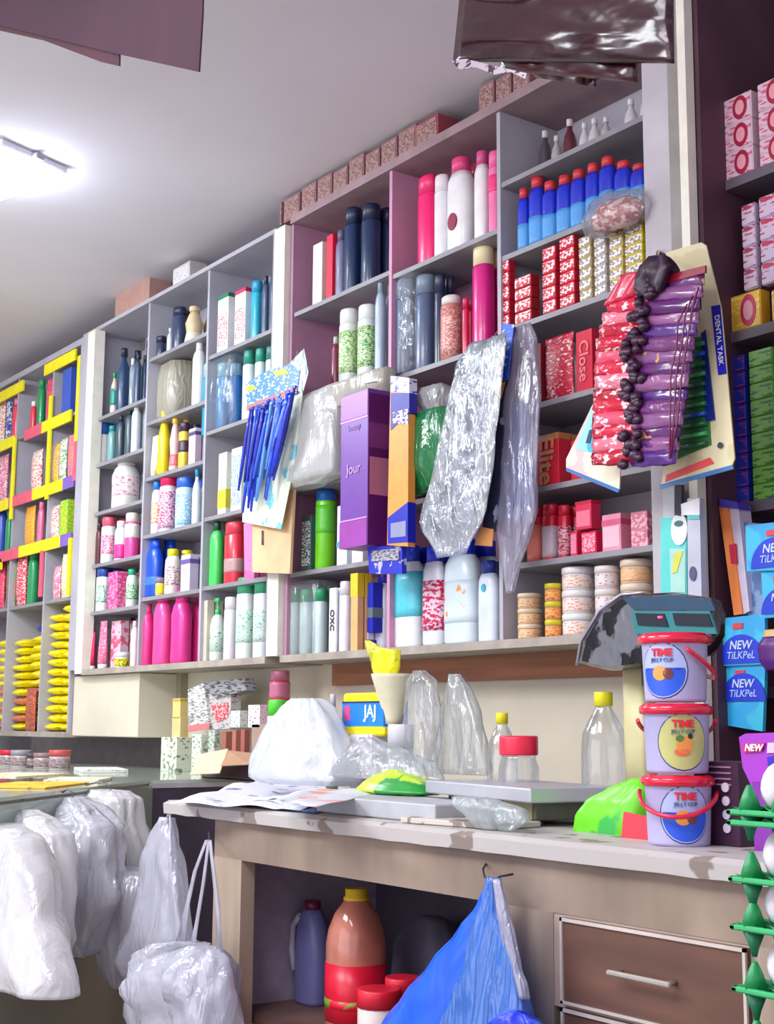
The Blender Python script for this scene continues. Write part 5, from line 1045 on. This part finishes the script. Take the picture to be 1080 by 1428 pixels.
# dark carton with white dots right of pails, purple pack
t = thing('dark_carton', 'dark maroon carton with white round spots right of the pails', 'carton', (Xof(1022, 2.02, 1.1), 2.02, CT)); H = Zof(1062, t.location.x, 2.0)-CT
MB().box(-.045, .06, -.05, .05, 0, H, .002).obj('carton_body', mat((66, 32, 60), .5), t)
for k in range(4): P = at(1013+k*.8, 1106+k*19-8, 1.968)-t.location; MB().loops([[(P.x+.0085*math.cos(j*.4488), P.y-q, P.z+.0085*math.sin(j*.4488)) for j in range(14)] for q in (0, .003)], False).obj('white_spot', mat((226, 216, 232), .4), t)
for k in range(4): MB().box(-.035, .045, -.0525, -.05, H*(.93-k*.07), H*(.95-k*.07)).obj('text_line', mat((170, 130, 160), .5), t)
t = thing('purple_pack', 'bright purple pack lettered NEW above the egg trays', 'pack', at(1056, 1090, 1.95)); O = t.location
card('pack_card', [(1031, 1028), (1040, 1023), (1100, 1021), (1104, 1100), (1050, 1100), (1036, 1070)], 1.95, .02, mat((160, 50, 190), .35, kind='print', ink=(196, 110, 210), scale=7, thr=.58), t, O)
card('red_flash', [(1036, 1038), (1067, 1036), (1063, 1048), (1038, 1050)], 1.947, .002, mat((214, 30, 90), .4), t, O)
P = at(1051, 1043, 1.944)-O; text('NEW', .0165, mat((246, 236, 246), .4), t, tuple(P), shear=.25, bold=.03)
card('pale_flash', [(1071, 1036), (1098, 1034), (1098, 1050), (1070, 1050)], 1.947, .002, mat((206, 190, 236), .4), t, O); card('blue_swirl', [(1070, 1056), (1098, 1050), (1098, 1070), (1072, 1072)], 1.947, .002, mat((50, 30, 180), .4), t, O)
MB().box(-.01, .1, 0.0, .02, -(O.z-CT), 0).obj('pack_foot', mat((130, 40, 160), .4), t)
o, _ = soft('round_pack', [(888, 1066, 1100), (900, 1060, 1104), (920, 1062, 1104), (935, 1070, 1100)], 2.93, .6, mat((90, 30, 120), .35), na=.0, seed=2); tag(o, 'dark purple round pack with gold top at frame edge', 'pack')
c_, _ = soft('gold_top', [(878, 1068, 1096), (890, 1066, 1098)], 2.93, .5, mat((214, 180, 110), .4), na=0); c_.parent = o; c_.location = c_.location-o.location
# ================================================================== EGG TRAYS
ex0 = Xof(1013, 1.369, 1.17)+.006; gm = mat((30, 150, 84), .4, var=.1)
crate = thing('plastic_crate', 'dark crate carrying the egg trays, below the frame', 'crate', (ex0+.15, 1.50, 0))
levels = [(1137, 0), (1152, 0), (1232, 0), (1300, 0), (1388, 0)]
zs = [Zof(y, ex0+.03, 1.37) for y, _ in levels]; zs += [zs[-1]-.068, zs[-1]-.136]
MB().box(-.15, .15, -.13, .13, 0, zs[-1]-.004, .01).obj('crate_body', mat((60, 56, 64), .6), crate); MB().box(-.155, .155, -.135, .135, zs[-1]-.06, zs[-1]-.03, .004).obj('crate_rim', mat((74, 70, 80), .6), crate)
nx, ny, pit = 6, 5, .05
def tray(z, lab, posts=True):
    t = thing('egg_tray', lab, 'tray', (ex0+.15, 1.50, z), 0, 'green egg trays'); b = MB()
    L = []
    nU, nV = nx*4, ny*4
    def f(u, v):
        x = -.15+u*.30; y = -.125+v*.25; zz = 0.006*math.cos(2*math.pi*u*nx)*math.cos(2*math.pi*v*ny); return Vector((x, y, zz+.004))
    b.sheet(f, nU, nV, .0005); b.obj('tray_sheet', gm, t)
    MB().box(-.156, .156, -.131, -.121, -.001, .006, .002).box(-.156, .156, .121, .131, -.001, .006, .002).box(-.156, -.147, -.131, .131, -.001, .006, .002).box(.147, .156, -.131, .131, -.001, .006, .002).obj('rim', mat((60, 180, 110), .35), t)
    if posts:
        for i in range(0, 4):
            for j in range(0, 3):
                cx, cy2 = -.133+i*pit, -.112+j*pit
                MB().loft([(.019, .019, .004), (.012, .012, .022), (.005, .005, .034), (.003, .003, .036)], 8, 1.2, c=(cx, cy2, 0)).obj('spacer_cone', gm, t)
                MB().loft([(.004, .004, -.032), (.008, .008, -.02), (.017, .017, -.002)], 8, 1.2, c=(cx, cy2, 0)).obj('lower_cone', mat((24, 120, 80), .4), t)
    return t
lv = ['topmost', 'second from top', 'third from top', 'fourth from top', 'fifth from top', 'sixth from top', 'lowest']
for i, z in enumerate(zs):
    tray(z, 'green plastic egg tray, %s of the stack at right edge' % lv[i], i != 1 and i != 0 or i == 0)
egg = [(0.001, -.029), (.009, -.0275), (.016, -.022), (.0205, -.012), (.0215, -.003), (.0205, .006), (.017, .016), (.011, .0245), (.005, .0285), (.001, .0295)]
def egg_at(x, y, z, lab):
    o = MB().loft([(r, r, q) for r, q in egg], 20).obj('egg', mat((232, 226, 236), .4, var=.02)); o.location = (x, y, z); tag(o, lab, 'egg', 'white eggs in the green trays')
for li, z in enumerate(zs[:5]):
    if li == 0: sp = [(0, 0), (1, 0), (2, 0), (0, 1), (1, 1)]
    elif li == 1: continue
    else: sp = [(0, 0), (1, 0), (2, 0), (0, 1), (1, 1)]
    for i, j in sp: egg_at(ex0+.15-.108+i*pit, 1.50-.087+j*pit, z+.034, 'white egg on %s green tray, %s, %s row' % (lv[li], ['nearest the left edge', 'one in from the left', 'two in from the left'][i], ['front', 'second'][j]))
# ================================================================== UNDER THE COUNTER
X = Xof(497, 1.98, .8); s = depth((X, 1.98, .8))/FPX
t = thing('oil_bottle', 'large amber oil bottle with yellow cap and red label under counter', 'bottle', (X, 1.98, SH)); H = .33; r = 40*s
MB().loft([(r*.9, r*.9, 0), (r, r, .01), (r, r, H*.60), (r*.93, r*.93, H*.70), (r*.72, r*.72, H*.82), (r*.45, r*.45, H*.9), (r*.36, r*.36, H*.93)], 28, 2.4).obj('body', mat((206, 130, 110), .1, coat=.6, var=.08, alpha=.93), t)
MB().loft([(r*.46, r*.46, H*.915), (r*.46, r*.46, H*.935), (r*.4, r*.4, H*.94), (r*.4, r*.4, H)], 22).obj('cap', mat((236, 196, 50), .35), t)
MB().loft([(r*1.02, r*1.02, H*.06), (r*1.02, r*1.02, H*.47)], 28, 2.4).obj('label', mat((222, 24, 56), .35), t)
MB().loft([(r*1.03, r*1.03, H*.16), (r*1.03, r*1.03, H*.22)], 28, 2.4).obj('green_stripe', mat((110, 160, 50), .4, kind='print', ink=(222, 24, 56), scale=14, thr=.52), t)
X = Xof(436, 2.05, .8); t = thing('detergent_bottle', 'violet blue handled detergent bottle with dark red cap under counter', 'bottle', (X, 2.05, SH)); H = Zof(1256, X, 2.05)-SH; r = 31*s
MB().loft([(r*.9, r*.6, 0), (r, r*.65, .01), (r*1.02, r*.65, H*.5), (r*.9, r*.6, H*.72), (r*.62, r*.5, H*.86), (r*.36, r*.36, H*.92)], 26, 2.6).obj('body', mat((126, 130, 190), .3), t)
MB().loft([(r*.4, r*.4, H*.91), (r*.4, r*.4, H)], 18).obj('cap', mat((110, 30, 60), .4), t)
MB().tube([(-r*.5, -r*.4, H*.85), (-r*1.1, -r*.4, H*.74), (-r*1.2, -r*.4, H*.5), (-r*.95, -r*.4, H*.3)], .009, 8).obj('handle', mat((206, 200, 220), .35), t)
for (px, py, w_, lab, Y) in ((523, 1378, 62, 'white jar with bright red lid in front of the oil bottle', 1.90), (556, 1362, 50, 'white jar with red lid behind the nearer jar', 1.99)):
    X = Xof(px+6, Y, .75); s2 = depth((X, Y, .75))/FPX; t = thing('lidded_jar', lab, 'jar', (X, Y, SH)); tub(t, w_*s2, w_*s2, Zof(py, X, Y)-SH, (222, 212, 206), (220, 30, 56), None)
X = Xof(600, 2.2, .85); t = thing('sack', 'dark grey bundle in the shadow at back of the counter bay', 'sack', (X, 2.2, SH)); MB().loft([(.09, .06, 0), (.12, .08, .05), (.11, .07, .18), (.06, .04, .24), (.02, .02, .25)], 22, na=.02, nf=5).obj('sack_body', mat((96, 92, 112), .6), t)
# ================================================================== HANGING BAGS
hk = at(683, 1213, 1.79)
t = thing('carrier_bag', 'bright blue plastic bag hanging from a wire hook on counter', 'bag', at(686, 1228, 1.74)); O = t.location
soft('bag_side', [(1226, 683, 692), (1262, 668, 692), (1300, 640, 690), (1350, 602, 680), (1400, 566, 672), (1440, 542, 668), (1490, 520, 664), (1540, 520, 660)], 1.745, .35, mat((20, 96, 232), .3, var=.12, scale=4, st=(4, 1, .5), bump=.4, coat=.2), t, na=.012, nf=5, seed=70, origin=O, n=36)
soft('bag_front', [(1224, 683, 693), (1262, 676, 700), (1300, 666, 712), (1350, 655, 724), (1400, 640, 738), (1440, 628, 748), (1490, 616, 756), (1540, 612, 760)], 1.71, .5, film((70, 140, 236), .12, .2, .6, 16, (2.5, 1, .12)), t, na=.016, nf=6, seed=71, origin=O, n=44)
soft('white_fold', [(1226, 690, 697), (1262, 694, 706), (1310, 703, 717), (1350, 712, 726), (1372, 718, 735), (1392, 722, 738)], 1.70, .5, film((206, 206, 226), .25, .2, .6), t, na=.006, nf=6, seed=72, origin=O)
MB().tube([tuple(at(a, b, c_)-O) for a, b, c_ in ((678, 1205, 1.8), (674, 1212, 1.77), (676, 1222, 1.745), (686, 1230, 1.735), (698, 1222, 1.74), (716, 1219, 1.75))], .0022, 6).obj('wire_hook', mat((50, 44, 44), .4, .6), t)
o, _ = soft('blue_bundle', [(1410, 715, 735), (1420, 700, 756), (1440, 690, 775), (1500, 690, 780)], 1.68, .5, mat((30, 50, 200), .3, kind='print', ink=(70, 110, 230), scale=8, bump=.5), na=.03, nf=7, seed=75); tag(o, 'dark blue crumpled bag below the hanging blue bag', 'bag')
# white carrier bags in front of the left counter
def carrier(lab, rows_, Y, m, hooks=None, seed=0, kd=.35, na=.03, handles=None, nf=5):
    top_ = rows_[0]; t = thing('carrier_bag', lab, 'bag', at((top_[1]+top_[2])/2, top_[0], Y), 0, None); O = t.location
    soft('bag_body', rows_, Y, kd, m, t, na=na, nf=nf, seed=seed, origin=O, n=56, ex=2.4)
    for hd_ in handles or []:
        L = []; P = [at(a, b, Y-.02+.01*i)-O for i, (a, b, w_) in enumerate(hd_)]
        for (a, b, w_), p in zip(hd_, P):
            ww = w_*depth(p+O)/FPX; L.append([(p.x+ww*math.cos(q*math.pi/4), p.y+.003*math.sin(q*math.pi/4), p.z+.2*ww*math.sin(q*math.pi/4)) for q in range(8)])
        MB().loops(L, True).obj('handle', m, t)
    if not hooks:
        d = (O.x+4.92)*.704+(O.y-2.41)*.71; q = -O.z+min(LZ-.035, O.z+.05)
        MB().tube([(0, 0, -.01), (0, 0, max(.015, q)), (-.704*d*.5, -.71*d*.5, max(.02, q)+.008), (-.704*d, -.71*d, max(.015, q))], .003, 6).obj('wire_hook', mat((120, 120, 130), .3, .7), t)
    if hooks: MB().tube([tuple(at(a, b, y_)-O) for a, b, y_ in hooks], .002, 6).obj('wire_hook', mat((90, 90, 100), .3, .7), t)
    return t
wf = film((246, 246, 248), .1, .2, .6, 7, (1.5, 1, .5)); wf2 = film((226, 226, 240), .32, .15, .7, 9, (1.5, 1, .3)); wf3 = film((240, 240, 250), .15, .18, .8, 9, (1.5, 1, .4))
def Yl(px): # hanging line: in front of the turned counter front
    f = px/208; return 1.40+f*.92
carrier('white carrier bag cut by the left frame edge, widest', [(1150, -30, 20), (1165, -45, 40), (1210, -50, 55), (1260, -50, 60), (1300, -45, 75), (1345, -40, 84), (1370, -30, 84)], 1.43, wf, seed=80)
carrier('long white carrier bag hanging second from the left edge', [(1128, 20, 44), (1140, 15, 66), (1160, 14, 84), (1200, 14, 90), (1250, 14, 92), (1300, 16, 90), (1322, 30, 84)], 1.58, wf, seed=81)
carrier('shiny white bundle of bags with bright folds in the middle', [(1112, 90, 112), (1125, 84, 128), (1150, 84, 150), (1190, 80, 152), (1240, 78, 150), (1290, 84, 134), (1328, 92, 124)], 1.82, wf3, seed=82, na=.05, kd=.5, nf=8)
carrier('white carrier bag with knotted top nearest the dark case', [(1102, 138, 170), (1112, 130, 182), (1135, 128, 184), (1180, 128, 190), (1230, 130, 188), (1290, 136, 176), (1330, 142, 166)], 2.0, wf, seed=83, na=.04, kd=.45, nf=7)
carrier('thin translucent bag drooping below the shiny white bundle', [(1210, 150, 200), (1250, 132, 205), (1300, 134, 200), (1350, 146, 192), (1378, 160, 180)], 1.93, wf2, seed=84, na=.04)
carrier('translucent bag on the left hook at the counter end', [(1140, 228, 240), (1165, 218, 244), (1200, 206, 250), (1250, 200, 256), (1300, 188, 262), (1345, 172, 248), (1362, 180, 225)], 1.80, wf2, [(236, 1116, 1.84), (238, 1124, 1.80), (234, 1140, 1.78)], 85, handles=[[(236, 1130, 2), (228, 1165, 3), (214, 1215, 4)], [(237, 1130, 2), (238, 1170, 3), (246, 1215, 4)]])
carrier('full white translucent bag on the right hook at counter end', [(1318, 258, 300), (1328, 228, 308), (1346, 205, 312), (1380, 196, 314), (1420, 196, 314), (1480, 205, 310)], 1.67, wf2, [(291, 1160, 1.79), (292, 1168, 1.72), (290, 1176, 1.67)], 86, kd=.4, na=.05, nf=8,
  handles=[[(288, 1172, 4), (272, 1215, 5), (262, 1260, 6), (250, 1322, 14)], [(293, 1172, 4), (298, 1215, 5), (304, 1270, 6), (306, 1325, 10)], [(291, 1174, 3), (284, 1230, 4), (274, 1290, 5), (268, 1322, 9)]])
o, _ = soft('white_bundle', [(1320, 264, 300), (1340, 250, 312), (1380, 245, 316), (1430, 250, 312)], 1.68, .4, film((240, 242, 246), .05, .3, .3), na=.02, nf=5, seed=90); tag(o, 'white folded bundle inside the translucent bag at right hook', 'bundle')
# ================================================================== OVERHEAD
br = mat((64, 36, 52), .9, var=.12, scale=3)
t = thing('hanging_sheet', 'matte plum brown sheets hanging at the top left corner', 'sheet', at(150, 0, 1.2)); O = t.location
def hang_sheet(nm, pts_, Y, m, par, O, th=.004): return card(nm, pts_, Y, th, m, par, O)
hang_sheet('sheet', [(-30, -60), (284, -60), (282, 20), (277, 100), (168, 76), (60, 50), (-30, 28)], 1.2, br, t, O); hang_sheet('rear_sheet', [(-30, -50), (168, -40), (166, 92), (140, 86), (60, 56), (-30, 36)], 1.207, mat((72, 40, 50), .9, var=.1, scale=3), t, O)
MB().tube([tuple(at(140, -60, 1.21)-O), tuple(Vector((at(140, -60, 1.21).x, 1.21, 3.55))-O)], .003, 6).obj('cord', mat((90, 80, 80), .6), t)
mg = mat((46, 10, 20), .24, var=.2, scale=4, coat=.25, bump=.4, st=(1, 1, 2.5))
t = thing('hanging_pouches', 'glossy dark maroon plastic packets hanging at the top right', 'pouches', at(790, 0, 1.75)); O = t.location
def pouch(nm, pts_, Y, seed, m=mg):
    (xa, ya), (xb, yb), (xc, yc), (xd, yd) = pts_  # TL, TR, BR, BL
    def f(u, v):
        x = (xa+(xb-xa)*u)*(1-v)+(xd+(xc-xd)*u)*v; y = (ya+(yb-ya)*u)*(1-v)+(yd+(yc-yd)*u)*v
        bul = .022*math.sin(math.pi*u)**.6*math.sin(math.pi*min(1, max(0, v)))**.6
        p = at(x, y, Y-bul+.014*noise.noise(Vector((u*5+seed, v*3, seed)))+.006*noise.noise(Vector((u*3, v*14, seed)))) if True else None
        return p-O
    MB().sheet(f, 30, 22, .006).obj(nm, m, t)
pouch('pouch', [(648, -70), (936, -70), (938, 86), (632, 84)], 1.745, 1)
pouch('pouch', [(655, -60), (890, -60), (886, 112), (700, 98)], 1.775, 2, mat((60, 10, 24), .24, var=.2, scale=4, coat=.25, bump=.5, st=(1, 1, 2.5)))
pouch('pouch', [(700, -50), (836, -50), (829, 119), (745, 106)], 1.80, 3, mat((52, 8, 20), .24, var=.2, scale=4, coat=.25, bump=.5))
fe = [(630, 84), (650, 82), (690, 92), (735, 102), (733, 110), (712, 100), (690, 104), (664, 94), (640, 97)]
card('torn_foil_edge', fe, 1.74, .004, mat((206, 196, 206), .3, .4, kind='print', ink=(90, 60, 80), scale=30, thr=.55), t, O)
MB().tube([tuple(at(800, -65, 1.75)-O), tuple(Vector((at(800, -65, 1.75).x, 1.75, 3.55))-O)], .003, 6).obj('cord', mat((90, 80, 80), .6), t)
# ceiling lamp
t = thing('ceiling_lamp', 'bright cool white ceiling lamp at the left edge', 'lamp', (-5.24, 1.80, 3.55)); t.rotation_euler[2] = .35
MB().box(-.22, .22, -.17, .17, -.03, 0, .006).obj('lamp_housing', mat((220, 222, 230), .4), t)
MB().box(-.20, .20, -.15, .15, -.075, -.03, .012).obj('diffuser', mat((226, 240, 255), .4, var=0, emit=22), t)
MB().box(.215, .25, -.02, .02, -.035, -.01, .003).obj('end_clip', mat((150, 150, 160), .4), t)
ll = bpy.data.lights.new('lamp_light', 'POINT'); ll.energy = 3.5; ll.color = (.70, .78, 1); ll.shadow_soft_size = .2
lo = bpy.data.objects.new('lamp_light', ll); lo.location = (-5.24, 1.80, 3.10); COL.objects.link(lo)
